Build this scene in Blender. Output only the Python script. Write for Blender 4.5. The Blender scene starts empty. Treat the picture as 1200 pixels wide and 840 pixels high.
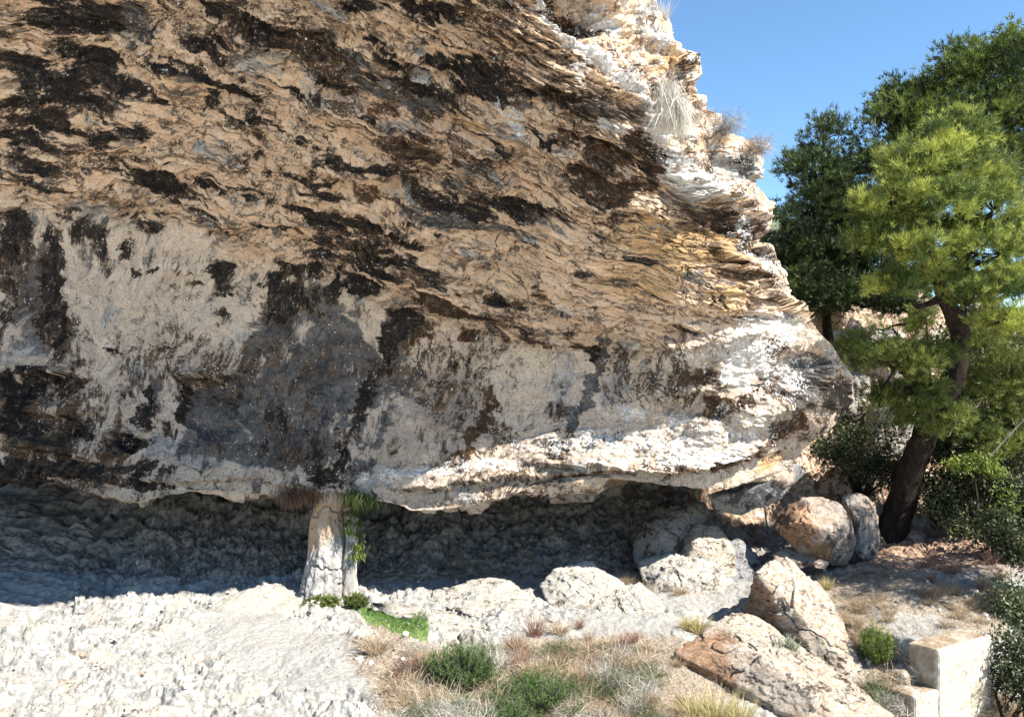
import bpy, bmesh, math, time
import numpy as np
T0 = time.time()
rng = np.random.default_rng(7)
sc = bpy.context.scene
COL = sc.collection
F = 942.0; CX, CY, CAMZ = 600.0, 420.0, 5.0

def at(px, py, Y):
    return np.array([(px-CX)/F*Y, Y, CAMZ-(py-CY)/F*Y])

# ------------------------------------------------------------------ noise
def _h(ix, iy, iz, seed):
    with np.errstate(over='ignore'):
        h = (ix.astype(np.uint32)*np.uint32(374761393) + iy.astype(np.uint32)*np.uint32(668265263)
             + iz.astype(np.uint32)*np.uint32(2147483647) + np.uint32((seed*974634777+1013904223) & 0xffffffff))
        h = (h ^ (h >> np.uint32(13)))*np.uint32(1274126177)
        h = (h ^ (h >> np.uint32(16)))*np.uint32(2246822519)
        return h ^ (h >> np.uint32(15))
_ang = np.linspace(0, 2*np.pi, 256, endpoint=False)
_G2 = np.stack([np.cos(_ang), np.sin(_ang)], 1).astype(np.float32)
_g = np.random.default_rng(3).normal(size=(256, 3)); _G3 = (_g/np.linalg.norm(_g, axis=1)[:, None]).astype(np.float32)
def perlin2(x, y, seed=0):
    x = np.asarray(x, np.float32); y = np.asarray(y, np.float32)
    x0 = np.floor(x); y0 = np.floor(y); fx = x-x0; fy = y-y0
    ix = x0.astype(np.int64); iy = y0.astype(np.int64); z = np.zeros_like(ix)
    u = fx*fx*fx*(fx*(fx*6-15)+10); v = fy*fy*fy*(fy*(fy*6-15)+10)
    def g(dx, dy):
        q = _G2[_h(ix+dx, iy+dy, z, seed) & np.uint32(255)]
        return q[..., 0]*(fx-dx)+q[..., 1]*(fy-dy)
    a = g(0, 0); b = g(1, 0); c = g(0, 1); d = g(1, 1)
    return 1.5*((a+(b-a)*u)*(1-v)+(c+(d-c)*u)*v)
def perlin3(p, seed=0):
    p = np.asarray(p, np.float32); p0 = np.floor(p); f = p-p0; i = p0.astype(np.int64)
    w = f*f*f*(f*(f*6-15)+10); out = 0
    for dx in (0, 1):
        for dy in (0, 1):
            for dz in (0, 1):
                q = _G3[_h(i[:, 0]+dx, i[:, 1]+dy, i[:, 2]+dz, seed) & np.uint32(255)]
                d = q[:, 0]*(f[:, 0]-dx)+q[:, 1]*(f[:, 1]-dy)+q[:, 2]*(f[:, 2]-dz)
                out = out + d*(w[:, 0] if dx else 1-w[:, 0])*(w[:, 1] if dy else 1-w[:, 1])*(w[:, 2] if dz else 1-w[:, 2])
    return 1.5*out
def fbm2(x, y, octv=5, gain=.5, seed=0):
    s = 0; a = 1; t = 0
    for o in range(octv):
        s = s+a*perlin2(x*2.0**o+o*17.3, y*2.0**o-o*9.1, seed+o*31); t += a; a *= gain
    return s/t*1.5
def fbm3(p, octv=5, gain=.5, seed=0):
    s = 0; a = 1; t = 0
    for o in range(octv):
        s = s+a*perlin3(p*2.0**o+o*11.7, seed+o*31); t += a; a *= gain
    return s/t*1.5
def worley2(x, y, seed=0):
    x = np.asarray(x, np.float32); y = np.asarray(y, np.float32)
    ix = np.floor(x).astype(np.int64); iy = np.floor(y).astype(np.int64); z = np.zeros_like(ix)
    f1 = np.full(x.shape, 9., np.float32); f2 = f1.copy(); cid = np.zeros(x.shape, np.float32)
    for dx in (-1, 0, 1):
        for dy in (-1, 0, 1):
            h = _h(ix+dx, iy+dy, z, seed)
            jx = (h & np.uint32(1023)).astype(np.float32)/1023; jy = ((h >> np.uint32(10)) & np.uint32(1023)).astype(np.float32)/1023
            r = ((h >> np.uint32(20)) & np.uint32(1023)).astype(np.float32)/1023
            d = np.hypot(ix+dx+jx-x, iy+dy+jy-y)
            m = d < f1
            f2 = np.where(m, f1, np.minimum(f2, d)); cid = np.where(m, r, cid); f1 = np.where(m, d, f1)
    return f1, f2, cid
def sstep(a, b, x):
    t = np.clip((x-a)/(b-a), 0, 1); return t*t*(3-2*t)
def terrace(n, k, sharp=.8):
    x = n*k; f = x-np.floor(x)
    return (np.floor(x)+sstep(sharp, 1.0, f))/k
def tps(ctrl, X, Y):
    """thin-plate interpolation of control points (x, y, value)"""
    c = np.array(ctrl, float); xs, ys, vs = c.T; sc_ = max(np.ptp(xs), np.ptp(ys)); xs = xs/sc_; ys = ys/sc_
    def U(r2): return np.where(r2 > 0, r2*np.log(r2+1e-12), 0)
    n = len(xs); K = U((xs[:, None]-xs)**2+(ys[:, None]-ys)**2)+np.eye(n)*2e-3
    P = np.stack([np.ones(n), xs, ys], 1)
    A = np.zeros((n+3, n+3)); A[:n, :n] = K; A[:n, n:] = P; A[n:, :n] = P.T
    w = np.linalg.solve(A, np.r_[vs, 0, 0, 0])
    X = np.asarray(X)/sc_; Y = np.asarray(Y)/sc_
    out = w[n]+w[n+1]*X+w[n+2]*Y
    for i in range(n): out = out+w[i]*U((X-xs[i])**2+(Y-ys[i])**2)
    return out
def seg_dist(X, Y, pts):
    """unsigned distance to a polyline, and the signed side (positive above it, for lines running to the right)"""
    best = np.full(X.shape, 1e9); side = np.zeros(X.shape); par = np.zeros(X.shape)
    for k in range(len(pts)-1):
        ax, ay = pts[k][:2]; bx, by = pts[k+1][:2]; dx, dy = bx-ax, by-ay; L2 = dx*dx+dy*dy
        t = np.clip(((X-ax)*dx+(Y-ay)*dy)/L2, 0, 1); d = np.hypot(X-ax-t*dx, Y-ay-t*dy)
        s = -((Y-ay)*dx-(X-ax)*dy)/math.sqrt(L2); m = d < best
        best = np.where(m, d, best); side = np.where(m, s, side); par = np.where(m, (k+t)/(len(pts)-1), par)
    return best, side, par

# ------------------------------------------------------------------ mesh helpers
def tag(o, label=None, cat=None, group=None, kind=None):
    for k, v in (('label', label), ('category', cat), ('group', group), ('kind', kind)):
        if v: o[k] = v
    return o
def empty(name, loc):
    o = bpy.data.objects.new(name, None); o.location = [float(c) for c in loc]; o.empty_display_size = .1; COL.objects.link(o); return o
def mesh_obj(name, verts, faces, mat, parent=None, attrs=None, smooth=True, loc=(0, 0, 0)):
    """faces: array (n,3) or (n,4), or a list of such arrays"""
    verts = np.asarray(verts, np.float32)-np.asarray(loc, np.float32)
    fl = faces if isinstance(faces, list) else [faces]
    fl = [np.asarray(f, np.int32) for f in fl if len(f)]
    me = bpy.data.meshes.new(name)
    me.vertices.add(len(verts)); me.vertices.foreach_set('co', verts.ravel())
    nl = sum(f.size for f in fl); npoly = sum(len(f) for f in fl)
    me.loops.add(nl); me.loops.foreach_set('vertex_index', np.concatenate([f.ravel() for f in fl]))
    me.polygons.add(npoly)
    tot = np.concatenate([np.full(len(f), f.shape[1], np.int32) for f in fl])
    st = np.r_[0, np.cumsum(tot)[:-1]].astype(np.int32)
    me.polygons.foreach_set('loop_start', st); me.polygons.foreach_set('loop_total', tot)
    me.polygons.foreach_set('use_smooth', np.full(npoly, smooth))
    for k, v in (attrs or {}).items():
        v = np.asarray(v, np.float32)
        if v.ndim == 1: me.attributes.new(k, 'FLOAT', 'POINT').data.foreach_set('value', v)
        else: me.attributes.new(k, 'FLOAT_VECTOR', 'POINT').data.foreach_set('vector', v.ravel())
    me.materials.append(mat); me.update(calc_edges=True); me.validate()
    o = bpy.data.objects.new(name, me); o.location = [float(c) for c in loc]; COL.objects.link(o)
    if parent is not None: o.parent = parent; o.location = [float(a-b) for a, b in zip(loc, parent.location)]
    return o
def grid_faces(nr, nc, wrap=False):
    i = np.arange(nr*nc).reshape(nr, nc)
    if wrap: i = np.concatenate([i, i[:, :1]], 1)
    return np.stack([i[:-1, :-1], i[1:, :-1], i[1:, 1:], i[:-1, 1:]], -1).reshape(-1, 4)
def tube(pts, radii, nseg=10, rough=0., seed=0):
    pts = np.array(pts, float); radii = np.array(radii, float)
    # resample
    d = np.r_[0, np.cumsum(np.linalg.norm(np.diff(pts, axis=0), axis=1))]
    n = max(3, int(d[-1]/max(.06, radii.mean()*.8)))+1; n = min(n, 60)
    s = np.linspace(0, d[-1], n); P = np.stack([np.interp(s, d, pts[:, k]) for k in range(3)], 1)
    for _ in range(2): P[1:-1] = (P[:-2]+2*P[1:-1]+P[2:])/4
    R = np.interp(s, d, radii)
    T = np.gradient(P, axis=0); T /= np.linalg.norm(T, axis=1)[:, None]
    ref = np.array([.3, 1, .2]); A = np.cross(T, ref); A /= np.linalg.norm(A, axis=1)[:, None]; B = np.cross(T, A)
    th = np.linspace(0, 2*np.pi, nseg, endpoint=False)
    V = P[:, None]+R[:, None, None]*(np.cos(th)[None, :, None]*A[:, None]+np.sin(th)[None, :, None]*B[:, None])
    V = V.reshape(-1, 3)
    if rough:
        C = np.repeat(P, nseg, 0); N = V-C
        V = C+N*(1+rough*fbm3(V*np.array([5, 5, 2.]), 3, seed=seed))[:, None]
    return V, grid_faces(n, nseg, True)
class Bag:
    def __init__(s): s.v = []; s.q = []; s.t = []; s.n = 0; s.a = []
    def add(s, v, f, a=0.):
        f = np.asarray(f)+s.n
        (s.q if f.shape[1] == 4 else s.t).append(f); s.v.append(np.asarray(v)); s.n += len(v)
        s.a.append(np.broadcast_to(np.asarray(a, np.float32), (len(v),)))
    def build(s, name, mat, parent=None, loc=(0, 0, 0), smooth=True):
        return mesh_obj(name, np.concatenate(s.v), [np.concatenate(k) for k in (s.q, s.t) if k], mat, parent,
                        {'tint': np.concatenate(s.a)}, smooth, loc)

# ------------------------------------------------------------------ node helpers
class NT:
    def __init__(s, name):
        s.m = bpy.data.materials.new(name); s.m.use_nodes = True; s.nt = s.m.node_tree; s.nt.nodes.clear()
        s.out = s.n('ShaderNodeOutputMaterial')
    def n(s, typ, ins=None, **kw):
        o = s.nt.nodes.new(typ)
        for k, v in kw.items(): setattr(o, k, v)
        for k, v in (ins or {}).items():
            if isinstance(v, bpy.types.NodeSocket): s.nt.links.new(v, o.inputs[k])
            else: o.inputs[k].default_value = v
        return o
    def attr(s, name, vec=False):
        o = s.n('ShaderNodeAttribute', attribute_name=name); return o.outputs['Vector' if vec else 'Fac']
    def noise(s, vec, scale, detail=6, rough=.55, dist=0.):
        return s.n('ShaderNodeTexNoise', {'Vector': vec, 'Scale': scale, 'Detail': detail, 'Roughness': rough, 'Distortion': dist}).outputs['Fac']
    def math(s, op, a, b=0., c=0.):
        o = s.n('ShaderNodeMath', {0: a, 1: b, 2: c}, operation=op); return o.outputs[0]
    def step(s, x, lo, hi):
        return s.n('ShaderNodeMapRange', {'Value': x, 'From Min': lo, 'From Max': hi}, interpolation_type='SMOOTHSTEP').outputs['Result']
    def mix(s, f, a, b):
        o = s.n('ShaderNodeMix', data_type='RGBA')
        for i, v in ((0, f), (6, a), (7, b)):
            if isinstance(v, bpy.types.NodeSocket): s.nt.links.new(v, o.inputs[i])
            else: o.inputs[i].default_value = v if i == 0 else (*v, 1)
        return o.outputs[2]
    def mixf(s, f, a, b):
        o = s.n('ShaderNodeMix', data_type='FLOAT')
        for i, v in ((0, f), (2, a), (3, b)):
            if isinstance(v, bpy.types.NodeSocket): s.nt.links.new(v, o.inputs[i])
            else: o.inputs[i].default_value = v
        return o.outputs[0]
    def finish(s, col, rough=.9, bump=None, dist=.02, strength=1., spec=.15):
        ins = {'Base Color': col if isinstance(col, bpy.types.NodeSocket) else (*col, 1), 'Roughness': rough, 'Specular IOR Level': spec}
        if bump is not None:
            ins['Normal'] = s.n('ShaderNodeBump', {'Height': bump, 'Distance': dist, 'Strength': strength}).outputs[0]
        b = s.n('ShaderNodeBsdfPrincipled', ins); s.nt.links.new(b.outputs[0], s.out.inputs[0]); return s.m

CREAM = (.78, .56, .385); TAN = (.72, .48, .315); PINK = (.72, .51, .36); PALE = (.80, .66, .50)
GREY = (.36, .345, .34); DGREY = (.10, .10, .105); BLACK = (.022, .019, .018); BROWN = (.10, .058, .035)
OCHRE = (.46, .25, .095); WHITE = (.74, .72, .68)

def mask(nt, m, N, k, lo, hi):
    """soft attribute mask m in 0..1 cut into crisp patches by noise N"""
    return nt.step(nt.math('ADD', m, nt.math('MULTIPLY', nt.math('SUBTRACT', N, .5), k)), lo, hi)

def cliff_material():
    t = NT('weathered_limestone')
    A_ = lambda a, b: t.math('ADD', a, b)
    M_ = lambda a, b: t.math('MULTIPLY', a, b)
    obj = t.n('ShaderNodeTexCoord').outputs['Object']
    sr = t.attr('st_roof', True); sw = t.attr('st_wall', True); rw = t.attr('roofw'); un = t.attr('under')
    def dual(scale, detail, rough, dist=0.):
        return t.mixf(un, t.mixf(rw, t.noise(sw, scale, detail, rough, dist), t.noise(sr, scale, detail, rough, dist)), t.noise(obj, scale*.8, detail, rough))
    N1 = dual(1.7, 14, .72, .3); N3 = dual(6.0, 12, .74, .2); N2 = t.noise(obj, 4.0, 12, .74); NL = t.noise(obj, .55, 5, .55)
    NF = t.noise(obj, 22, 8, .78)
    N12 = A_(M_(N1, .52), A_(M_(N2, .12), A_(M_(N3, .26), M_(NF, .10))))
    N23 = A_(M_(N3, .45), A_(M_(N2, .30), M_(NF, .25)))
    # base stone: cream, pink and tan with a fine mealy grain
    c = t.mix(t.step(N1, .38, .62), CREAM, PINK)
    c = t.mix(t.step(NL, .42, .62), c, t.mix(t.step(N2, .35, .65), TAN, CREAM))
    c = t.mix(t.step(N23, .47, .60), c, PALE)
    c = t.mix(t.math('MULTIPLY', t.math('SUBTRACT', 1., rw), .75), c, t.mix(t.step(N23, .42, .58), (.46, .385, .315), (.70, .62, .53)))
    c = t.mix(t.step(N23, .44, .34), c, (.36, .25, .165))
    c = t.mix(mask(t, t.attr('ochre'), N12, 2.4, .36, .80), c, t.mix(t.step(N23, .40, .60), (.48, .27, .115), (.74, .53, .29)))
    c = t.mix(mask(t, t.attr('grey'), N12, 4.2, .40, .66), c, t.mix(t.step(N23, .40, .60), (.24, .232, .225), (.66, .635, .60)))
    c = t.mix(mask(t, t.attr('mauve'), N23, 2.6, .3, .95), c, t.mix(t.step(N23, .4, .6), (.20, .145, .12), (.42, .33, .28)))
    c = t.mix(mask(t, t.attr('dgrey'), N12, 4.4, .40, .62), c, t.mix(t.step(N23, .40, .62), (.028, .027, .029), (.27, .262, .255)))
    c = t.mix(mask(t, t.attr('brown'), N12, 6.4, .36, .48), c, (.27, .17, .10))
    c = t.mix(mask(t, t.attr('brown'), N12, 6.4, .46, .62), c, t.mix(t.step(N23, .42, .64), (.035, .021, .014), (.20, .115, .06)))
    c = t.mix(mask(t, t.attr('dark'), N12, 7.0, .34, .50), c, t.mix(t.step(N23, .4, .6), (.10, .07, .05), (.34, .26, .19)))
    c = t.mix(mask(t, t.attr('dark'), N12, 7.0, .46, .60), c, t.mix(t.step(N23, .44, .66), (.010, .009, .009), (.085, .072, .064)))
    # lichen and soot flecks
    c = t.mix(mask(t, t.attr('speck'), A_(M_(N3, .6), M_(NF, .4)), 6.5, .52, .78), c, t.mix(t.step(N2, .4, .6), (.035, .028, .024), (.15, .09, .05)))
    # hairline joints following the beds
    def lines(fac, w): return t.step(t.math('ABSOLUTE', t.math('SUBTRACT', fac, .5)), w, w*.25)
    NLn = dual(1.15, 6, .60, .5); NLm = dual(3.1, 6, .62, .4)
    ln = M_(lines(NLn, .017), t.step(N2, .38, .52)); lm = M_(lines(NLm, .022), t.step(N1, .44, .56)); L_ = t.math('MAXIMUM', ln, M_(lm, .8))
    L_ = M_(L_, A_(.35, M_(rw, .65)))
    c = t.mix(M_(L_, .75), c, (.05, .035, .026))
    c = t.mix(mask(t, t.attr('white'), A_(M_(N3, .5), M_(NF, .5)), 6.5, .46, .70), c, t.mix(t.step(NF, .35, .6), (.52, .49, .45), (.80, .79, .77)))
    cr = mask(t, t.attr('crack'), N2, 1.2, .45, .62)
    c = t.mix(cr, c, (.045, .03, .022))
    v = t.n('ShaderNodeHueSaturation', {'Color': c, 'Value': A_(M_(NF, 1.5), .25)}).outputs[0]
    b = t.math('SUBTRACT', A_(N3, A_(M_(NF, .45), M_(N2, .9))), M_(L_, .55))
    return t.finish(v, .92, b, .13, 1.)

def rock_material(name, a, b, pale, stain, stain_amt=.0, scale=1., bedding=(1, 1, 1), rot=(0, 0, 0), bd=.05):
    t = NT(name)
    tc = t.n('ShaderNodeTexCoord').outputs['Object']
    mp = t.n('ShaderNodeMapping', {'Vector': tc, 'Rotation': rot, 'Scale': bedding}).outputs[0]
    N1 = t.noise(mp, 1.6*scale, 12, .68, .3); N2 = t.noise(mp, 6*scale, 12, .74, .3); N3 = t.noise(tc, 26*scale, 8, .78)
    M = t.math('ADD', t.math('MULTIPLY', N2, .6), t.math('MULTIPLY', N3, .4))
    c = t.mix(t.step(N1, .38, .60), a, b)
    c = t.mix(t.step(M, .48, .58), c, pale)
    c = t.mix(t.step(M, .46, .38), c, tuple(q*.45 for q in a))
    c = t.mix(t.math('MULTIPLY', t.attr('spot'), .85), c, t.mix(t.step(M, .40, .60), (.20, .11, .06), (.44, .26, .15)))
    c = t.mix(t.step(t.math('ADD', N1, t.math('MULTIPLY', M, 1.1)), 1.12-stain_amt, 1.20-stain_amt), c, stain)
    ln = t.step(t.math('ABSOLUTE', t.math('SUBTRACT', t.noise(mp, 2.4*scale, 6, .62, .5), .5)), .014, .003)
    ln = t.math('MULTIPLY', ln, t.step(N1, .46, .56))
    c = t.mix(t.math('MULTIPLY', ln, .8), c, stain)
    v = t.n('ShaderNodeHueSaturation', {'Color': c, 'Value': t.math('ADD', t.math('MULTIPLY', N3, 1.3), .35)}).outputs[0]
    bb = t.math('SUBTRACT', t.math('ADD', N2, t.math('MULTIPLY', N3, .5)), t.math('MULTIPLY', ln, .5))
    return t.finish(v, .93, bb, bd*1.6, 1.)

def leaf_material(name, a, b, trans=.35):
    t = NT(name)
    tint = t.attr('tint'); tc = t.n('ShaderNodeTexCoord').outputs['Object']
    N = t.noise(tc, 2.5, 4, .6)
    c = t.mix(t.step(t.math('ADD', tint, t.math('MULTIPLY', t.math('SUBTRACT', N, .5), 1.6)), 0., 1.), a, b)
    d = t.n('ShaderNodeBsdfPrincipled', {'Base Color': c, 'Roughness': .55, 'Specular IOR Level': .3})
    tr = t.n('ShaderNodeBsdfTranslucent', {'Color': c})
    mx = t.n('ShaderNodeMixShader', {0: trans, 1: d.outputs[0], 2: tr.outputs[0]})
    t.nt.links.new(mx.outputs[0], t.out.inputs[0]); return t.m

M_CLIFF = cliff_material()

# ================================================================== CLIFF
CTRL = [(-200,-200,13.2),(0,-200,12.4),(200,-200,11.4),(450,-200,11.0),(620,-200,11.0),(720,-200,13.0),
 (-200,0,14.2),(0,0,13.5),(150,0,12.8),(300,0,12.2),(500,0,11.9),(630,0,12.0),(690,0,12.9),(770,0,14.2),
 (-200,120,15.6),(0,120,14.9),(200,120,14.2),(400,120,13.5),(600,120,13.1),(740,120,13.0),(800,120,13.9),(850,120,15.4),
 (-200,240,17.2),(0,240,17.0),(150,240,16.3),(300,240,15.4),(500,240,14.6),(700,240,14.2),(800,235,14.5),(860,240,15.2),(905,240,16.4),
 (-200,330,17.5),(0,330,17.5),(200,330,17.3),(350,320,16.7),(500,330,15.9),(650,330,15.2),(800,330,14.9),(880,330,15.2),(905,320,16.1),
 (-200,410,17.5),(0,410,17.4),(200,410,17.3),(400,410,17.1),(550,400,16.6),(720,400,16.2),(850,400,15.75),(930,400,15.9),(990,410,16.6),
 (0,480,17.3),(200,480,17.0),(400,480,16.9),(600,480,16.6),(750,480,16.3),(870,470,15.95),(950,470,16.2),(1000,470,17.0),
 (-200,560,17.2),(0,560,17.1),(150,570,16.5),(300,575,16.6),(400,575,16.6),(500,590,16.2),(600,562,16.1),(740,552,15.95),(860,556,16.2),(930,545,17.3)]
XS = np.array([(-350,640),(-200,700),(-60,742),(0,762),(14,768),(20,784),(38,790),(44,785),(58,798),(64,818),(86,827),(94,819),(112,831),(126,834),(132,848),(150,852),(158,870),(170,886),(188,894),(206,887),(218,882),(228,893),(240,904),(280,902),(315,915),(345,925),(370,950),(400,978),(440,1000),(470,1004),(492,986),(520,955),(548,930),(700,930)], float)
LL = np.array([(-400,545),(-200,545),(0,552),(60,562),(120,580),(160,586),(200,580),(300,577),(345,580),(420,577),(450,590),(480,603),(520,600),(570,590),(640,570),(720,562),(800,568),(850,572),(900,560),(930,548)], float)
ARRIS = [(630,-250),(640,-60),(646,20),(700,70),(768,120),(785,205),(845,240),(880,300),(915,352),(975,392),(1010,420)]
JUNC = np.array([(-300,215),(0,243),(100,252),(200,275),(300,303),(400,335),(480,370),(600,398),(720,402),(800,388),(860,380),(1100,380)], float)

NU, NUB = 1180, 60
NC, NV, NB = 24, 900, 190
u = np.r_[np.linspace(0, 1, NU), np.full(NUB, 1.)]
ub = np.r_[np.zeros(NU), (np.arange(1, NUB+1)/NUB)**1.4]      # past the silhouette
v = np.r_[np.zeros(NC), np.linspace(0, 1, NV), np.ones(NB)]
vc = np.r_[1-np.arange(NC)/NC, np.zeros(NV+NB)]                # the cap above
vb = np.r_[np.zeros(NC+NV), np.arange(1, NB+1)/NB]             # underside and back wall
U, V = np.meshgrid(u, v); UB = np.broadcast_to(ub, U.shape); VC = np.broadcast_to(vc[:, None], U.shape); VB = np.broadcast_to(vb[:, None], U.shape)
lend = np.interp(-200+U*1130, LL[:, 0], LL[:, 1])
PY = -220+V*(lend+220)
PX = -200+U*(np.interp(PY, XS[:, 0], XS[:, 1])+200)
# thin-plate on a coarse lattice, then bilinear
gx = np.linspace(-220, 1020, 125); gy = np.linspace(-240, 620, 87); GX, GY = np.meshgrid(gx, gy)
GD = tps(CTRL, GX, GY)
def bil(G, x0, dx, y0, dy, X, Y):
    a = np.clip((X-x0)/dx, 0, G.shape[1]-1.001); b = np.clip((Y-y0)/dy, 0, G.shape[0]-1.001)
    i = a.astype(int); j = b.astype(int); fa = a-i; fb = b-j
    return (G[j, i]*(1-fa)+G[j, i+1]*fa)*(1-fb)+(G[j+1, i]*(1-fa)+G[j+1, i+1]*fa)*fb
D = bil(GD, gx[0], gx[1]-gx[0], gy[0], gy[1]-gy[0], PX, PY)
BX = (PX-CX)/F*D; BY = D.copy(); BZ = CAMZ-(PY-CY)/F*D
SX = PX/57.; SY = PY/57.
# back of the right end
BY = BY+UB*16; BX = BX-UB*np.where(PY < 330, .6, 1.2); SX = SX+UB*16
# the underside
prof = np.array([(0, 0, 0), (.10, .25, -.02), (.25, 1.2, .20), (.45, 3.0, .45), (.60, 4.6, .35), (.70, 5.2, -.1), (.80, 5.1, -.8), (.90, 4.4, -1.6), (1, 3.6, -3.0)])
dep = np.interp(PX, [-200, 300, 500, 900], [1.25, 1.05, 1.0, 1.1])
BY = BY+np.interp(VB, prof[:, 0], prof[:, 1])*dep*(1-UB); BZ = BZ+np.interp(VB, prof[:, 0], prof[:, 2]); SY = SY+VB*7
BY = BY+VC*14; BZ = BZ+VC*2.5; SY = SY-VC*14
for _ in range(1): pass
P = np.stack([BX, BY, BZ], -1)
du = np.gradient(P, axis=1); dv = np.gradient(P, axis=0)
# average tangents for a stable normal
def blur(a, k, ax):
    c = np.cumsum(np.concatenate([np.repeat(np.take(a, [0], ax), k, ax), a, np.repeat(np.take(a, [-1], ax), k, ax)], ax), ax)
    n = a.shape[ax]
    return (np.take(c, np.arange(2*k-1, 2*k-1+n), ax)-np.concatenate([np.zeros_like(np.take(c, [0], ax)), np.take(c, np.arange(0, n-1), ax)], ax))/(2*k)
Nn = np.cross(du/np.maximum(np.linalg.norm(du, axis=-1, keepdims=True), 1e-9), dv/np.maximum(np.linalg.norm(dv, axis=-1, keepdims=True), 1e-9))
Nn = Nn*np.sign(-(Nn*np.array([0, 1, 0])).sum(-1).mean())
Nn = blur(blur(Nn, 12, 0), 12, 1); Nn /= np.maximum(np.linalg.norm(Nn, axis=-1, keepdims=True), 1e-9)

jy = np.interp(PX, JUNC[:, 0], JUNC[:, 1])
wx = PX+22*fbm2(SX*.9, SY*.9, 4, seed=51); wy = PY+22*fbm2(SX*.9+40, SY*.9, 4, seed=52)     # warped picture-like coordinates
roofw = sstep(14, -14, wy-jy)
_, aside, _ = seg_dist(PX, PY, ARRIS)
side = sstep(-14, 10, aside+10*fbm2(SX*1.3, SY*1.3, 3, seed=9))*(VB == 0)      # broken rock right of the arris
under = sstep(0, .08, VB)
ca, sa = math.cos(math.radians(25)), math.sin(math.radians(25))
RA = SX*ca+SY*sa; RB = -SX*sa+SY*ca
ca, sa = math.cos(math.radians(14)), math.sin(math.radians(14))
WA = SX*ca+SY*sa; WB = -SX*sa+SY*ca
ks = np.ones(161)/161; jx = np.arange(-400, 1201.); js = np.interp(jx, JUNC[:, 0], JUNC[:, 1]); js = np.convolve(np.pad(js, 80, 'edge'), ks, 'valid')
jsm = np.interp(PX, jx, js)
J2 = np.interp(jx, [-300, 0, 100, 200, 300, 400, 480, 600, 700, 800, 900, 1000], [215, 243, 254, 277, 305, 337, 366, 405, 432, 455, 474, 490]); J2 = np.convolve(np.pad(J2, 80, 'edge'), ks, 'valid')
j2 = np.interp(PX, jx, J2)
RB = np.where(VB > 0, RB, (PY-(j2-245)*(1+.0026*np.clip(j2-PY, 0, 380)))/57/1.25)
RA = np.where(VB > 0, RA, SX+.35*SY)
lx_ = np.arange(-400, 1201.); ls = np.interp(lx_, LL[:, 0], LL[:, 1]); ls = np.convolve(np.pad(ls, 40, 'edge'), np.ones(81)/81, 'valid'); lsm = np.interp(PX, lx_, ls)
tw = np.clip((PY-jsm)/np.maximum(lsm-jsm, 30), 0, 1.3); BW = tw*4.2
w1 = fbm2(SX*.7, SY*.7, 4, seed=1); w2 = fbm2(SX*.7+9, SY*.7+5, 4, seed=2)
# plates of the bedded roof
pn = fbm2(RA*.36+.25*w1, RB*1.45+.3*w2, 6, .54, seed=11)
pn2 = fbm2(RA*1.1+.3*w2, RB*4.4+.3*w1, 5, .56, seed=12)
bl = fbm2(RA*.13+.15*w1, RB*2.6+.35*w2, 4, .55, seed=15)
roofd = .26*terrace(pn, 4.6, .90)+.10*terrace(pn2, 4.4, .86)+.14*terrace(bl, 5, .92)+.06*pn+.030*fbm2(RA*2.4, RB*7, 5, .6, seed=13)+.02*terrace(fbm2(RA*2.4+w1, RB*8+w2, 4, .6, seed=14), 3, .8)
# smoother wall below
wn = fbm2(WA*.8+.3*w1, WB*.45+.3*w2, 6, .5, seed=21)
walld = .10*wn+.05*terrace(fbm2(SX*.22+.15*w1, BW*1.5+.25*w2, 5, .5, seed=27), 4, .88)+.030*terrace(fbm2(SX*.9+.4*w2, SY*1.3, 5, .55, seed=22), 4, .85)+.022*fbm2(SX*5, SY*5, 4, .6, seed=23)-.03*np.abs(fbm2(WA*1.9, WB*.5, 4, .5, seed=24))
# broken right-hand side
stretch = np.linalg.norm(np.gradient(P, axis=1), axis=-1)/np.maximum(np.abs(np.gradient(PX, axis=1)), 1e-6)*57
CALM = 1/np.clip(np.maximum(stretch, np.linalg.norm(np.gradient(P, axis=0), axis=-1)/np.maximum(np.abs(np.gradient(PY, axis=0)), 1e-6)*57*.8), 1, 5)
CALM[(UB > 0) | (VB > 0)] = .5
sided = np.zeros(PX.shape); m = side > .01; q = P[m]
qa = q+.5*np.stack([fbm3(q*.9, 3, seed=91), fbm3(q*.9+7, 3, seed=92), fbm3(q*.9+13, 3, seed=93)], -1)
bed3 = qa[:, 2]+.35*qa[:, 0]-.2*qa[:, 1]
def blocks(p, f, sd):
    w_ = worley2(p[:, 0]*f+np.floor(p[:, 2]*f*1.4+.5*perlin3(p*f*.6, sd))*3.7, p[:, 1]*f, sd); return (w_[2]-.5)*sstep(0, .35, w_[1]-w_[0])
damp = 1-.55*sstep(.955, 1., U)
sided[m] = .24*blocks(qa, .9, 5)+.12*blocks(qa+3, 2.2, 6)+.34*fbm3(q*.7, 6, .52, seed=31)+.14*terrace(fbm3(qa*1.3, 4, .5, seed=33), 4, .7)+.03*fbm3(q*7, 3, .6, seed=32)
sided *= damp*np.clip(1.5*CALM, .35, 1)
und = np.zeros(PX.shape); m = VB > 0; q = P[m]
und[m] = .50*fbm3(q*np.array([.45, .6, .8]), 6, .54, seed=41)+.42*terrace(fbm3(q*np.array([.3, .5, 1.3])+3, 5, .52, seed=42), 4, .82)+.015*fbm3(q*5, 4, .6, seed=44)
crumb = np.clip(np.maximum.reduce([1.3-np.hypot((PX-700)/150, (PY-520)/32), 1.3-np.hypot((PX-840)/110, (PY-510)/45), 1.2-np.hypot((PX-900)/70, (PY-420)/60), 1.2-np.hypot((PX-540)/90, (PY-548)/18)]), 0, 1)*(VB == 0)
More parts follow.
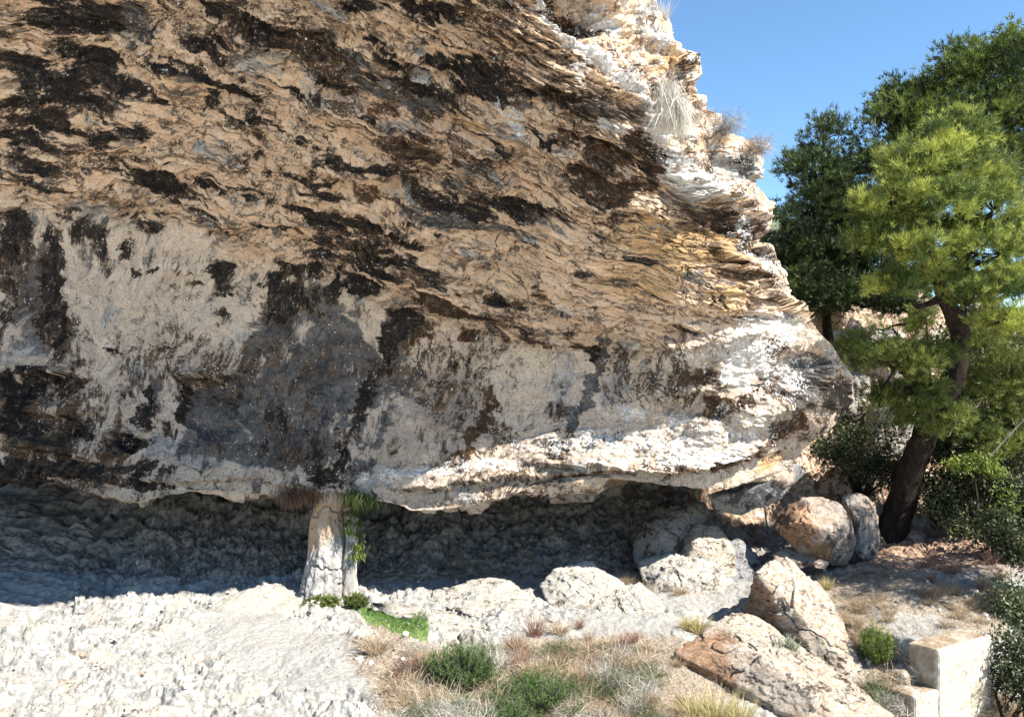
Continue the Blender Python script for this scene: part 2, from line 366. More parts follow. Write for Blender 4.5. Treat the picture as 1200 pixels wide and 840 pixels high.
walld = walld+crumb*(.10*terrace(fbm2(SX*.8+.5*w1, BW*1.8+.6*w2, 5, .55, seed=25), 3.5, .8)+.06*fbm2(SX*2.3+.4*w2, SY*3.4+.4*w1, 6, .66, seed=26))
calm = CALM
steep = sstep(.72, .42, calm)*(VB == 0)*(UB == 0)
roofd = roofd*np.clip(1.35*calm-.15, .1, 1)
m = (steep > .01) | (side > .01); q = P[m]; x3 = np.zeros(PX.shape); x3[m] = .16*fbm3(q*np.array([1.0, 1.0, 1.8]), 6, .58, seed=95)+.12*terrace(fbm3(q*np.array([.9, .9, 1.6])+5, 4, .55, seed=96), 5, .8)+.03*fbm3(q*8, 3, .6, seed=97)
roofd = roofd+x3*np.maximum(steep, side)
roofd = roofd*(1-.72*np.clip(1.5-np.hypot((PX-790)/125, (PY-300)/62), 0, 1))
disp = (roofd*roofw+walld*(1-roofw))*(1-side)+sided*side
disp = disp*(1-under)+(und+.0)*under
disp = disp+.18*fbm2(SX*.3, SY*.3, 3, seed=43)*(1-under*.5)
disp *= np.interp(PX, [600, 800, 930], [1, 1, .8])
# individually placed ledges: (polyline, height m, fade px)
LEDGES = [
 ([(10,95),(60,120),(110,160),(170,175),(235,205),(290,238)],.10,26),
 ([(150,55),(175,70),(200,80),(235,86),(262,105),(290,135)],.16,24),
 ([(262,38),(300,42),(340,60),(380,95),(400,120)],.12,30),
 ([(335,182),(370,186),(400,198),(440,205),(480,222)],.20,30),
 ([(330,228),(370,232),(410,245),(470,262),(540,290)],.15,26),
 ([(0,190),(40,205),(90,222),(150,232),(230,250),(330,292),(420,318),(520,350),(600,392)],.16,34),
 ([(380,318),(440,345),(500,360),(560,385),(660,398),(720,402)],.22,30),
 ([(600,310),(630,322),(660,355),(720,378),(770,400),(830,405),(900,380)],.16,34),
 ([(720,395),(735,410),(790,400),(850,385)],.14,20),
 ([(400,118),(450,150),(520,165),(560,178),(620,190)],.12,26),
 ([(520,215),(580,228),(640,240),(700,238),(760,245)],.13,26),
 ([(540,110),(590,118),(640,112),(690,130)],.14,20),
 ([(700,105),(750,118),(775,130)],.10,14),
 ([(720,160),(745,158),(775,165)],.12,16),
 ([(785,212),(830,232),(870,238),(900,262)],.25,22),
 ([(800,215),(850,240),(885,300)],.12,18),
 ([(842,175),(868,195),(890,212)],.20,20),
 ([(775,60),(800,62),(818,82)],.12,18),
 ([(800,100),(825,118),(840,135)],.10,16),
 ([(830,290),(860,310),(905,340)],.14,16),
 ([(205,452),(222,442),(250,437),(280,446)],.16,18),
 ([(0,432),(45,440),(75,436)],.22,16),
 ([(0,478),(40,482),(80,490),(100,512)],.16,14),
 ([(0,520),(60,528),(130,540)],.14,16),
 ([(120,518),(150,512),(165,512)],.10,10),
 ([(600,545),(700,548),(780,556),(860,535),(930,500)],.16,22),
 ([(760,470),(820,462),(860,448)],.10,14),
 ([(860,500),(905,480),(960,470)],.16,16),
 ([(450,578),(520,572),(600,560),(700,552)],.12,18),
 ([(120,560),(200,566),(300,564),(380,572)],.08,12),
 ([(0,552),(70,556),(140,572)],.14,12),
 ([(480,380),(520,400),(600,410)],.05,12),
 ([(880,350),(910,345),(945,385)],.18,16),
 ([(560,20),(610,40),(640,70)],.08,16),
 ([(440,60),(490,80),(520,96)],.10,18),
]
wx2 = PX+20*fbm2(RA*1.2, RB*3.6, 6, .62, seed=61); wy2 = PY+9*fbm2(RA*1.2+7, RB*3.6, 6, .62, seed=62)
for pts, amp, fade in LEDGES:
    a = np.array(pts, float); r0, r1 = a[:, 0].min()-90, a[:, 0].max()+90; s0, s1 = a[:, 1].min()-90, a[:, 1].max()+90
    m = (PX > r0) & (PX < r1) & (PY > s0) & (PY < s1) & (VB == 0) & (UB == 0)
    d, s, t = seg_dist(wx2[m], wy2[m], pts)
    ends = sstep(0, .14, t)*sstep(1, .86, t)
    q = np.where(s > 0, np.exp(-d/fade), -0.5*np.exp(-d/(fade*.6)))*amp*1.6*np.clip(1.2*CALM[m], .3, 1)*ends
    disp[m] += q
# hollows: (x, y, rx, ry, depth)
HOL = [(684,14,42,32,.75),(760,175,22,26,.25),(245,480,36,40,.22),(40,455,60,22,.18),(55,500,70,22,.2),(800,95,24,24,.35),(650,112,24,15,.25),
       (300,25,22,10,.12),(505,20,26,18,.12),(142,522,16,8,.15),(890,285,18,22,.3),(700,190,40,28,.18),(860,270,26,14,.25),
       (815,475,40,18,.15),(940,440,40,30,.20),(100,60,60,40,.15),(760,60,20,20,.2),(440,215,60,14,.15),(905,455,22,14,.15)]
for x, y, rx, ry, dd in HOL:
    r = np.hypot((wx2-x)/rx, (wy2-y)/ry); disp -= np.where((VB == 0), dd*sstep(1.05, .55, r), 0)
# thin cracks
cr1 = np.abs(fbm2(RA*.8+.5*w1, RB*2.0+.5*w2, 5, .5, seed=71)); cr2 = np.abs(fbm2(SX*.9+.6*w2, SY*.9+.6*w1, 5, .5, seed=72))
crack = roofw*sstep(.035, .0, cr1)*sstep(-.15, .25, fbm2(SX*.5, SY*.5, 3, seed=73))+.8*sstep(.02, 0, cr2)*sstep(0, .35, fbm2(SX*.6, SY*.6, 3, seed=74))
crack = np.clip(crack, 0, 1)*(1-under)
disp -= .14*crack
ds_ = blur(blur(disp, 5, 0), 5, 1); q_ = .85*sstep(.62, .34, CALM)*(VB == 0)
disp = disp*(1-q_)+ds_*q_
P2 = P+Nn*disp[..., None]

# ---- stains with shapes of their own, plus painted sunlight and shade
A = {k: np.zeros(PX.shape, np.float32) for k in ('dark', 'brown', 'grey', 'dgrey', 'ochre', 'white', 'mauve')}
def ell(ch, x, y, rx, ry, ang=0, s=1.):
    if ch in ('dark', 'brown', 'dgrey') and y < np.interp(x, JUNC[:, 0], JUNC[:, 1]) and abs(ang) < 45 and x < 720: rx, ry, ang = rx*1.25, ry*.78, max(ang, 14)
    R = max(rx, ry)*1.7+25
    m = (np.abs(PX-x) < R) & (np.abs(PY-y) < R) & (VB < .3)
    c_, s_ = math.cos(math.radians(ang)), math.sin(math.radians(ang)); X = wx2[m]-x; Y = wy2[m]-y
    r = np.hypot((X*c_+Y*s_)/rx, (-X*s_+Y*c_)/ry)
    A[ch][m] = np.maximum(A[ch][m], s*np.clip(1.28-r*.72, 0, 1)*sstep(1.6, .9, r))
def stroke(ch, pts, w, s=1.):
    a = np.array(pts, float); R = w*2+30
    m = (PX > a[:, 0].min()-R) & (PX < a[:, 0].max()+R) & (PY > a[:, 1].min()-R) & (PY < a[:, 1].max()+R) & (VB < .3)
    d, _, _ = seg_dist(wx2[m], wy2[m], pts); r = d/w
    A[ch][m] = np.maximum(A[ch][m], s*np.clip(1.28-r*.72, 0, 1)*sstep(1.6, .9, r))
def poly(ch, pts, s=1., soft=14):
    a = np.array(pts, float); R = soft+20
    m = (PX > a[:, 0].min()-R) & (PX < a[:, 0].max()+R) & (PY > a[:, 1].min()-R) & (PY < a[:, 1].max()+R) & (VB < .3)
    X = wx2[m]; Y = wy2[m]; ins = np.zeros(X.shape, bool); n = len(a)
    for i in range(n):
        x0, y0 = a[i]; x1, y1 = a[(i+1) % n]
        c = ((y0 > Y) != (y1 > Y)) & (X < (x1-x0)*(Y-y0)/((y1-y0) if y1 != y0 else 1e-9)+x0); ins ^= c
    d, _, _ = seg_dist(X, Y, list(map(tuple, a))+[tuple(a[0])])
    sd = np.where(ins, d, -d); A[ch][m] = np.maximum(A[ch][m], s*sstep(-soft*.4, soft, sd))
# -- upper left black masses
for e in [(78,25,46,34,0,.95),(92,75,36,22,20,.95),(32,88,46,20,10,.9),(72,112,58,16,14,.95),(28,135,42,15,10,.85),(72,150,60,15,12,.95),(125,98,36,11,22,.9),
          (150,148,28,10,10,.75),(14,122,26,12,0,.9),(40,165,50,10,15,.9),(25,205,48,15,12,.95),(60,222,30,9,10,.8),(55,190,36,10,22,.8),(110,178,26,9,20,.7),
          (196,214,44,15,20,.9),(150,205,28,8,20,.6),(250,205,26,12,25,.62),(268,268,22,9,20,.5),(135,235,30,7,12,.7),(230,238,40,7,18,.6),
          (205,78,26,8,30,1.),(240,85,26,10,25,1.),(232,55,24,8,25,.8),(285,105,24,8,45,.8),(330,40,42,16,22,.95),(300,22,26,12,10,.9),(375,62,26,20,30,.9),(395,95,18,20,40,.8),(250,8,30,8,15,.7),
          (245,115,16,14,60,.75),(290,150,30,8,20,.7),(160,140,16,7,0,.6),(20,30,16,8,60,.5),(300,135,10,8,0,.7),(180,125,18,8,20,.6),(385,178,26,9,10,.8),(378,230,30,7,15,.7),
          (345,205,24,7,20,.6),(15,262,20,18,0,.7),(170,262,22,12,20,.6),(110,285,26,14,60,.5)]: ell('dark', *e)
for e in [(215,100,26,20,10,.55),(150,30,40,16,30,.6),(150,60,26,14,20,.55),(140,110,50,12,20,.5),(330,60,46,18,25,.5),(50,110,60,60,10,.5),(60,190,70,22,15,.55),(390,40,22,14,20,.6)]: ell('dgrey', *e)
for e in [(310,68,44,28,15,.75),(365,105,20,26,20,.65),(395,120,26,16,0,.7),(150,115,26,14,30,.5),(20,30,18,22,0,.45),(165,80,20,14,40,.6),(100,250,40,12,10,.55),(60,265,40,10,5,.5)]: ell('grey', *e)
# -- top middle
for e in [(503,22,24,19,20,.95),(520,24,18,10,10,.8),(420,8,14,12,0,.85),(440,52,13,9,0,.75),(570,95,44,17,-4,.98),(525,80,20,10,20,.85),(480,105,36,12,15,.9),(455,75,30,12,10,.8),
          (600,90,22,14,0,.85),(500,45,20,4,0,.6),(540,62,16,4,20,.7),(545,128,26,6,10,.6),(590,12,10,7,0,.6),(640,15,10,5,60,.4),(555,110,20,8,0,.9),(440,95,40,10,20,.85),(620,105,14,8,40,.6),
          (660,105,20,8,0,.6),(672,158,10,7,0,.95),(704,155,6,5,0,.9),(650,165,18,6,25,.85),(636,157,8,4,0,.8),(592,176,14,5,0,.8),(575,168,18,4,15,.6),(560,155,16,4,10,.6)]: ell('dark', *e)
for e in [(430,95,66,22,15,.85),(480,118,50,14,15,.8),(415,70,26,16,20,.8),(610,120,30,14,10,.6),(680,130,26,12,10,.6),(745,135,26,12,5,.65),(435,215,60,12,14,.6)]: ell('dgrey', *e)
for e in [(704,186,26,22,10,.98),(690,200,20,18,30,.95),(720,222,34,12,10,.95),(742,180,18,20,20,.8),(768,190,16,34,-10,.85),(752,215,26,16,0,.85),(655,108,26,14,0,.98),(684,14,34,26,20,.98),(700,50,26,12,30,.5),
          (640,75,30,8,20,.5),(455,165,40,10,18,.75),(480,182,34,12,15,.85),(450,128,20,16,40,.6),(500,135,16,6,0,.5),(440,230,26,8,15,.8),(640,225,30,8,15,.6),(700,255,20,7,0,.5),(575,55,30,6,25,.4),(510,20,30,22,0,.75)]: ell('brown', *e)
for e in [(555,142,24,9,12,.8),(560,32,44,26,20,.32),(650,52,30,26,30,.55),(620,75,34,16,0,.45),(540,58,50,12,12,.4),(740,35,18,16,0,.6),(790,75,18,20,0,.95),(800,97,22,16,0,.9),(600,195,70,16,10,.35),(690,72,20,12,0,.5),
          (715,100,20,16,0,.45),(868,52,10,20,0,.5),(846,292,10,16,0,.8),(830,165,14,8,0,.8)]: ell('ochre', *e)
for e in [(470,150,26,18,10,.6),(415,140,20,24,30,.65),(575,150,40,18,10,.45),(600,30,14,26,20,.5),(500,82,34,10,10,.4),(700,125,40,12,5,.55),(520,195,30,40,50,.4),(600,155,16,10,0,.7),(470,232,40,12,14,.65),(540,225,30,12,20,.6)]: ell('grey', *e)
# middle band of mixed grey and black under the middle of the roof
for e in [(440,198,34,7,15,.85),(430,255,30,9,15,.9),(505,232,26,9,10,.8),(540,245,40,10,12,.9),(590,250,36,9,8,.85),(640,248,40,8,10,.8),(700,240,24,8,0,.7),(460,275,34,9,18,.85),(520,272,24,6,20,.7),
          (480,258,26,6,15,.7),(360,250,30,7,15,.75),(400,268,34,7,18,.8),(300,232,22,6,15,.7),(330,262,30,6,18,.75),(420,288,44,11,8,.95),(470,300,40,8,15,.85),(390,300,26,8,10,.8),
          (330,300,26,8,30,.7),(372,285,26,7,15,.7),(510,318,30,7,15,.85),(560,300,20,4,10,.6),(440,310,40,8,12,.95),(425,330,18,14,0,.9)]: ell('dark', *e)
for e in [(600,242,80,12,10,.75),(520,255,70,16,12,.65),(650,265,60,10,8,.55),(350,245,50,10,15,.5)]: ell('dgrey', *e)
for e in [(560,298,44,10,10,.65),(660,272,50,10,8,.6),(780,262,30,8,0,.4),(735,300,20,16,20,.45),(620,330,40,8,20,.4),(450,218,44,9,12,.6)]: ell('grey', *e)
for e in [(520,345,34,15,22,.95),(500,318,26,10,20,.85),(555,365,26,9,8,.98),(575,370,18,6,8,.95),(600,350,16,5,15,.7),(630,345,18,5,20,.6),(593,393,11,9,0,.9),(480,395,18,22,0,.85),(548,395,10,10,0,.75),(680,402,30,7,5,.85),(650,398,30,5,8,.7),
          (865,320,34,12,10,.75),(850,262,50,13,8,.95),(885,285,16,20,0,.7),(905,320,12,22,0,.6),(770,410,40,7,5,.7),(820,440,30,10,-10,.6),(905,408,24,10,0,.75),(905,455,22,12,20,.95),(850,475,34,12,-20,.75),
          (930,500,30,9,-10,.7),(870,540,50,7,-12,.85),(900,515,40,7,-20,.7),(790,548,60,5,0,.7),(700,556,60,4,-4,.7)]: ell('brown', *e)
for e in [(800,285,95,42,5,.85),(750,330,70,24,12,.7),(850,350,40,22,10,.75),(680,320,70,20,15,.35),(870,300,30,20,0,.7),(660,280,40,14,10,.3),(760,472,50,14,0,.4),(690,480,50,18,0,.3),(560,590,80,10,-3,.5),(690,568,80,8,-3,.55),
          (905,545,26,10,-30,.8),(980,420,10,10,0,.3)]: ell('ochre', *e)
# -- left wall
for e in [(40,455,80,16,4,.9),(25,500,60,26,3,.75),(105,505,26,34,20,.85),(60,552,120,8,2,.98),(150,566,80,5,6,.8)]: ell('dark', *e)  # dark beds of the recess, painted blacker to deepen its shade
for e in [(50,500,90,50,4,.85),(120,545,60,20,6,.7)]: ell('brown', *e)
for e in [(5,345,18,62,0,.7),(58,330,16,60,3,.95),(62,375,14,40,0,.9),(15,290,22,22,0,.6),(85,270,22,20,0,.6),(150,290,9,13,0,.85),(163,318,11,8,0,.9),(180,313,5,4,0,.8),(258,318,20,12,0,.75),(262,342,14,10,0,.8),
          (215,330,10,16,0,.55),(205,350,8,8,0,.6),(260,365,10,7,0,.6),(318,335,16,18,0,.9),(350,312,20,18,20,.85),(395,335,10,24,0,.8),(232,382,10,6,0,.5),(125,411,14,6,8,.65),(60,445,46,12,10,.95),(90,500,36,14,25,.95),(20,478,20,8,0,.9),
          (150,522,22,9,-8,.95),(30,505,36,8,0,.9),(172,470,10,20,10,.7),(168,498,14,12,0,.75),(80,545,110,9,2,.98),(30,555,60,8,0,.95),(120,560,40,6,10,.8),(215,470,10,24,10,.7),(380,560,16,14,0,.85),(85,435,10,30,15,.7),(235,445,26,5,-5,.7)]: ell('dark', *e)
for e in [(35,350,40,70,0,.72),(75,400,16,30,0,.55),(90,425,16,26,0,.5),(205,400,12,34,10,.4),(180,460,18,34,10,.62),(100,300,14,50,10,.55),(265,335,26,26,0,.6)]: ell('dgrey', *e)
poly('dgrey', [(300,350),(345,325),(400,335),(420,380),(455,420),(425,490),(402,555),(330,560),(250,545),(205,540),(200,490),(215,448),(270,436),(285,400)], .78, 16)
poly('dark', [(300,345),(340,325),(395,340),(380,380),(330,385),(292,400)], .55, 14)
for e in [(330,480,40,50,0,.45),(360,530,26,26,0,.55),(310,420,30,22,0,.4),(250,530,30,16,0,.3)]: ell('dark', *e)
for e in [(240,525,40,22,0,.95),(300,505,26,18,0,.75),(185,525,18,22,0,.6),(310,545,40,10,0,.7),(115,480,18,18,0,.5),(30,410,18,14,0,.75),(25,365,12,30,0,.6),(120,330,20,40,0,.3)]: ell('grey', *e)
stroke('dark', [(478,372),(458,405),(440,445),(424,480),(412,515),(398,560)], 13, .92)
stroke('dgrey', [(474,380),(455,440),(430,500),(410,560)], 20, .8)
ell('dgrey', 475, 455, 12, 28, 10, .7)
ell('dgrey', 262, 470, 26, 20, 0, .75)
for e in [(45,470,50,12,5,.6),(55,510,60,14,5,.6),(90,540,60,10,3,.6),(30,448,30,6,0,.5),(110,555,60,5,3,.6)]: ell('mauve', *e)
ell('mauve', 525, 470, 58, 66, 20, .72); ell('mauve', 590, 470, 26, 40, 0, .4); ell('mauve', 470, 520, 34, 34, 0, .6)
stroke('brown', [(578,458),(568,490),(552,520),(542,548)], 8, .72)
stroke('dgrey', [(706,402),(696,440),(684,475),(668,500)], 9, .85)
stroke('dark', [(702,405),(694,425)], 6, .9)
stroke('grey', [(735,405),(724,440),(714,465)], 11, .8); stroke('dgrey', [(726,408),(719,440)], 3, .7)
stroke('grey', [(660,420),(655,470)], 18, .5); ell('grey', 600, 430, 60, 16, 0, .45); ell('grey', 430, 420, 16, 40, 12, .55)
for e in [(700,520,104,17,-2,.52),(770,525,70,24,-6,.54),(860,500,56,26,-10,.52),(820,535,60,10,-5,.8),(560,545,50,9,-4,.7),(490,555,54,7,-3,.75),(800,495,20,8,0,.7),(740,485,18,8,10,.7),(880,420,60,34,30,.66),
          (905,385,42,20,10,.8),(930,440,26,26,0,.62),(860,440,26,12,0,.75),(800,415,30,9,20,.6),(780,520,60,20,0,.6)]: ell('white', *e)  # white patches paint in the sunlit lower band and bulge
for e in [(905,410,40,14,0,.5),(955,430,30,28,0,.85),(935,400,30,20,0,.5),(700,545,40,8,0,.5)]: ell('grey', *e)
for e in [(975,455,24,26,0,.8),(985,480,20,16,0,.8),(950,465,20,12,0,.7),(985,420,12,16,0,.7)]: ell('dgrey', *e)
stroke('white', [(638,-10),(646,22),(660,42),(690,55),(715,72),(738,98),(760,112),(772,135)], 7, .95)  # sunlit edge of the arris painted as white strokes
stroke('white', [(690,60),(682,80),(680,95)], 4, .8); stroke('white', [(700,146),(730,152),(755,152)], 4, .85); stroke('white', [(580,118),(605,135),(612,150)], 6, .7)
stroke('white', [(772,135),(784,170),(790,205),(830,228)], 10, .85); stroke('white', [(716,0),(722,20),(730,30)], 4, .8)  # painted sunlit edge continues down the arris
poly('white', [(785,165),(815,185),(860,210),(880,235),(855,242),(790,212)], .62, 10)
poly('white', [(850,242),(880,240),(905,300),(925,345),(905,350),(870,300)], .5, 10)
A['grey'] = np.maximum(A['grey'], side*.42); A['white'] = np.maximum(A['white'], side*.30); A['brown'] = np.maximum(A['brown'], side*.24); A['ochre'] = np.maximum(A['ochre'], side*.30)
for e in [(866,195,26,18,30,.9),(760,25,16,26,0,.8),(780,45,16,16,0,.8),(820,200,30,14,20,.4)]: ell('grey', *e)
ell('dgrey', 965, 445, 44, 48, 0, .9); ell('dark', 985, 470, 24, 30, 0, .8); ell('dgrey', 985, 415, 26, 24, 0, .8)  # stained nose, darkened further to paint in its shade
ell('brown', 800, 92, 22, 8, 0, .7); ell('brown', 860, 210, 16, 10, 40, .85); ell('dark', 865, 190, 6, 8, 0, .8); ell('brown', 812, 72, 14, 6, 0, .85)
A['dark'] = np.maximum(A['dark'], roofw*(1-side)*(1-under)*.50*sstep(.02, .55, fbm2(RA*.7+.3*w1, RB*2.3+.3*w2, 5, .6, seed=301))*sstep(-.25, .25, fbm2(SX*.35, SY*.35, 3, seed=302)))
A['dark'] = np.maximum(A['dark'], roofw*(1-side)*(1-under)*.64*sstep(.12, .5, fbm2(RA*1.1+.2*w1, RB*5.2+.2*w2, 5, .62, seed=308))*sstep(-.3, .2, fbm2(SX*.4, SY*.5, 3, seed=309))*(1-.8*np.clip(1.5-np.hypot((PX-790)/125, (PY-300)/62), 0, 1)))
A['brown'] = np.maximum(A['brown'], roofw*(1-under)*.30*sstep(.1, .6, fbm2(RA*.9+4, RB*2.6, 5, .6, seed=303)))
A['grey'] = np.maximum(A['grey'], (1-under)*.60*sstep(.0, .6, fbm2(RA*.6+9, RB*1.2, 5, .6, seed=304)))
A['dgrey'] = np.maximum(A['dgrey'], (1-roofw)*(1-under)*.60*sstep(.0, .6, fbm2(WA*1.8, WB*.40, 5, .6, seed=305))*(.35+.65*sstep(640, 440, PX)))
A['brown'] = np.maximum(A['brown'], (1-roofw)*(1-under)*.26*sstep(.1, .6, fbm2(WA*1.9+3, WB*.6, 5, .6, seed=306)))
A['dgrey'] = np.maximum(A['dgrey'], crumb*.50*sstep(-.3, .4, fbm2(SX*1.3, BW*2.2, 4, .6, seed=310))); A['brown'] = np.maximum(A['brown'], crumb*.42*sstep(-.1, .5, fbm2(SX*1.1+5, BW*2.6, 4, .6, seed=311)))
# grey recess, its colour darkened to deepen the shade
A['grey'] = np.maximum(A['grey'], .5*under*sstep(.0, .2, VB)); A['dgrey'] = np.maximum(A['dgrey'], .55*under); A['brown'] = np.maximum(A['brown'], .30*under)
speck = .34+.04*roofw+.30*sstep(.0, .5, fbm2(SX*.45, SY*.45, 4, seed=81))-.15*side
V3 = lambda a, b, c: np.stack([a, b, c], -1).reshape(-1, 3)
att = {k: a.ravel() for k, a in A.items()}
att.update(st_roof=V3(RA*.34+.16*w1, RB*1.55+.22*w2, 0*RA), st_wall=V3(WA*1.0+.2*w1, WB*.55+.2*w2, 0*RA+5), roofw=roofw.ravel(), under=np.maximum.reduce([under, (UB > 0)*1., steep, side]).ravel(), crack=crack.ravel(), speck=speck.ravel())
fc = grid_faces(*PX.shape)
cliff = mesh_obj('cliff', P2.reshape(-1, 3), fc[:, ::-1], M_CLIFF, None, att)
tag(cliff, 'huge overhanging limestone cliff stained black and cream with a low hollow at its foot', 'cliff', kind='structure')
print('cliff', time.time()-T0)

# ================================================================== GROUND
GC = [(-12,9,.0),(-7,10.5,.05),(-3,10.5,.0),(0,10.5,-.12),(3,10.5,-.35),(5.5,10.5,-.9),(8,10.5,-1.2),(12,10.5,-1.2),
 (-12,14,.1),(-7,14,.12),(-4,13.5,.0),(-1.5,13.5,.05),(1.5,13.5,.0),(3.5,13,-.15),(5.6,12.4,-.7),(7,11.8,-1.15),(9,12,-1.2),(9,13.2,-1.),(11,13.5,-.6),
 (-10,16.7,.12),(-7,16.8,.10),(-5.2,16.6,.25),(-6.3,16.5,.0),(-3.5,16.5,.05),(0,16.5,.14),(3,16.5,.2),(6,16.2,.28),(6.9,14.2,.30),(8,14.5,.33),(9.5,15.5,.5),(12,16,.9),(5.6,14,.1),
 (-9,18.3,.30),(-5,18.3,.28),(-2,18.5,.30),(-9,20,1.0),(-5,20,.95),(-1,20,.85),(3,20,.9),(-9,22,1.9),(0,18.5,.28),(4,18.5,.35),(7,18.5,.42),(9.5,18.5,.6),(11,18,.9),(13,18.5,1.3),(-5,22,1.8),(0,22,1.6),(4,22,1.5),(7,22,.9),(10,22,1.0),(14,22,1.8)]
def ground_base(x, y):
    xx = np.clip(x, -12, 14); yy = np.clip(y, 9.5, 22)
    g = np.arange(-12.5, 14.51, .25); h = np.arange(9.25, 22.51, .25)
    if not hasattr(ground_base, 'G'):
        a, b = np.meshgrid(g, h); ground_base.G = tps(GC, a, b)
    z = bil(ground_base.G, g[0], .25, h[0], .25, xx, yy)
    H = np.interp(x, [4, 8, 10.5, 14, 18, 40], [7.5, 8.0, 7.4, 5.2, 4.4, 6.0])
    s1 = (x-6.8)*-.4869+(y-12.8)*.8735; s2 = (x-6.8)*.8735+(y-12.8)*.4869; s3 = (x-6.8)*.82+(y-12.8)*.573
    lo_ = sstep(.22, .02, s1)*sstep(-1.6, -.7, s2)*sstep(3.5, 2.5, s2); z = z*(1-lo_)+np.minimum(z, -1.15)*lo_
    up_ = sstep(.18, .34, s1)*sstep(.06, .22, s3)*sstep(3.2, 1.6, np.hypot(s1-1, s2-.6)); z = z*(1-up_)+np.maximum(z, .325)*up_
    t = np.clip((y-20.3)/8.5, 0, 1)
    hill = H*(.35*sstep(0, .5, t)+.65*sstep(.25, 1, t))*sstep(2.5, 6.5, x)
    far = sstep(30, 60, y)*0
    return z+hill+far
def axis(lo, hi, step, far):
    core = np.arange(lo, hi, step); out = []; d = step; q = hi
    while q < far: out.append(q); d *= 1.12; q += d
    left = []; d = step; q = lo
    while q > -far: d *= 1.12; q -= d; left.append(q)
    return np.r_[left[::-1], core, out]
gxs = axis(-9, 12.5, .021, 1500); gys = axis(10.3, 19.5, .021, 1500)
# moderately fine over the hillside too
gys = np.unique(np.r_[gys[gys <= 19.5], np.arange(19.5, 30, .06), gys[gys > 30.5]])
GXX, GYY = np.meshgrid(gxs, gys)
ZB = ground_base(GXX, GYY)
wa = fbm2(GXX*.8, GYY*.8, 4, seed=101); wb = fbm2(GXX*.8+5, GYY*.8+3, 4, seed=102)
PXg = CX+F*GXX/np.maximum(GYY, .5); PYg = CY+F*(CAMZ-ZB)/np.maximum(GYY, .5)
inv = (GYY > 9) & (GYY < 32)
def gell(x, y, rx, ry, ang=0):
    c_, s_ = math.cos(math.radians(ang)), math.sin(math.radians(ang)); X = PXg+14*wa-x; Y = PYg+9*wb-y
    r = np.hypot((X*c_+Y*s_)/rx, (-X*s_+Y*c_)/ry); return np.where(inv, sstep(1.25, .75, r), 0)
path = np.maximum.reduce([gell(320,705,70,16,-8), gell(330,760,95,40,20), gell(240,755,60,10,0), gell(430,800,60,16,30), gell(620,665,200,10,-2), gell(820,700,120,10,-6), gell(740,730,70,16,0), gell(1080,738,70,14,4), gell(960,705,90,12,10), gell(900,690,80,10,0), gell(520,678,110,12,4)])
veg = np.maximum.reduce([gell(480,750,60,20,30), gell(560,800,150,40,10), gell(700,790,190,44,0), gell(470,815,26,40,-10), gell(1080,700,90,22,10), gell(1000,720,40,20,30), gell(700,700,70,14,10)*.6, gell(560,655,70,6,0)*.6, gell(800,690,40,12,0)*.5, gell(1130,720,60,16,20), gell(1040,800,40,40,0), gell(1020,840,60,30,0), gell(1150,840,60,30,0), gell(1040,690,140,18,4), gell(960,760,60,30,20)])
rocky = 1-np.clip(path+veg*.8, 0, 1)
left = sstep(1.5, -1.5, GXX+.2*(GYY-14))
hillw = sstep(19.2, 20.4, GYY+.5*wa)*sstep(2, 5, GXX)
soil = sstep(15.8, 17.0, GYY+.6*wa)*sstep(6.4, 7.4, GXX+.3*wb)
f1, f2, cid = worley2(GXX*2.6+.5*wa, GYY*2.2+.5*wb, 111); g1, g2, cid2 = worley2(GXX*7+.6*wb, GYY*5.5+.6*wa, 112)
h1, h2, cid3 = worley2(GXX*17, GYY*14, 113)
big = sstep(-.15, .3, fbm2(GXX*.6, GYY*.9, 3, seed=119)); tr = terrace(fbm2(GXX*.8+.4*wa, GYY*1.3+.4*wb, 6, .6, seed=126), 5, .8)
disp = (.09*cid*sstep(0, .2, f2-f1)*big+.30*tr)*rocky*(.25+.75*left) \
     + .018*cid2*sstep(0, .5, g2-g1)*rocky*(.08+.92*left)*(.4+.6*sstep(-.2, .4, fbm2(GXX*1.3, GYY*1.6, 3, seed=127)))+.012*cid3*sstep(0, .3, h2-h1)*(.3+.7*rocky)+.05*terrace(fbm2(GXX*2.2+wa, GYY*4+wb, 5, .62, seed=128), 4, .75)*rocky \
     + .09*fbm2(GXX*.9, GYY*.9, 6, .55, seed=121)+.020*fbm2(GXX*9, GYY*7, 3, .6, seed=122)
cavef = sstep(17.6, 18.6, GYY)*(1-hillw)
disp = disp+cavef*(.22*terrace(fbm2(GXX*.9+wa*.4, GYY*1.2, 5, .58, seed=131), 4, .8)+.16*fbm2(GXX*1.6, GYY*1.8, 4, .6, seed=132))
disp = disp*(1-hillw)+hillw*(.9*fbm2(GXX*.35, GYY*.35, 6, .58, seed=123)+.45*terrace(fbm2(GXX*.4+.3*wa, GYY*.6+.3*wb, 5, .55, seed=124), 5, .75)+.3*(worley2(GXX*1.1+wa, GYY*1.1+wb, 125)[2]-.5))
disp *= sstep(120, 30, np.hypot(GXX, GYY-15))
ZG = ZB+disp
att = {'front': sstep(10.4, 9.9, GYY).ravel(), 'path': path.ravel(), 'veg': veg.ravel(), 'hill': hillw.ravel(), 'leftw': left.ravel(),
       'green': (np.maximum.reduce([gell(450,728,40,10,25), gell(490,740,22,8,20)])*.85).ravel(), 'yellow': gell(330,705,80,14,0).ravel(),
       'soil': soil.ravel(), 'cave': (sstep(17.2, 18.0, GYY)*sstep(6.5, 5., GXX)).ravel()}
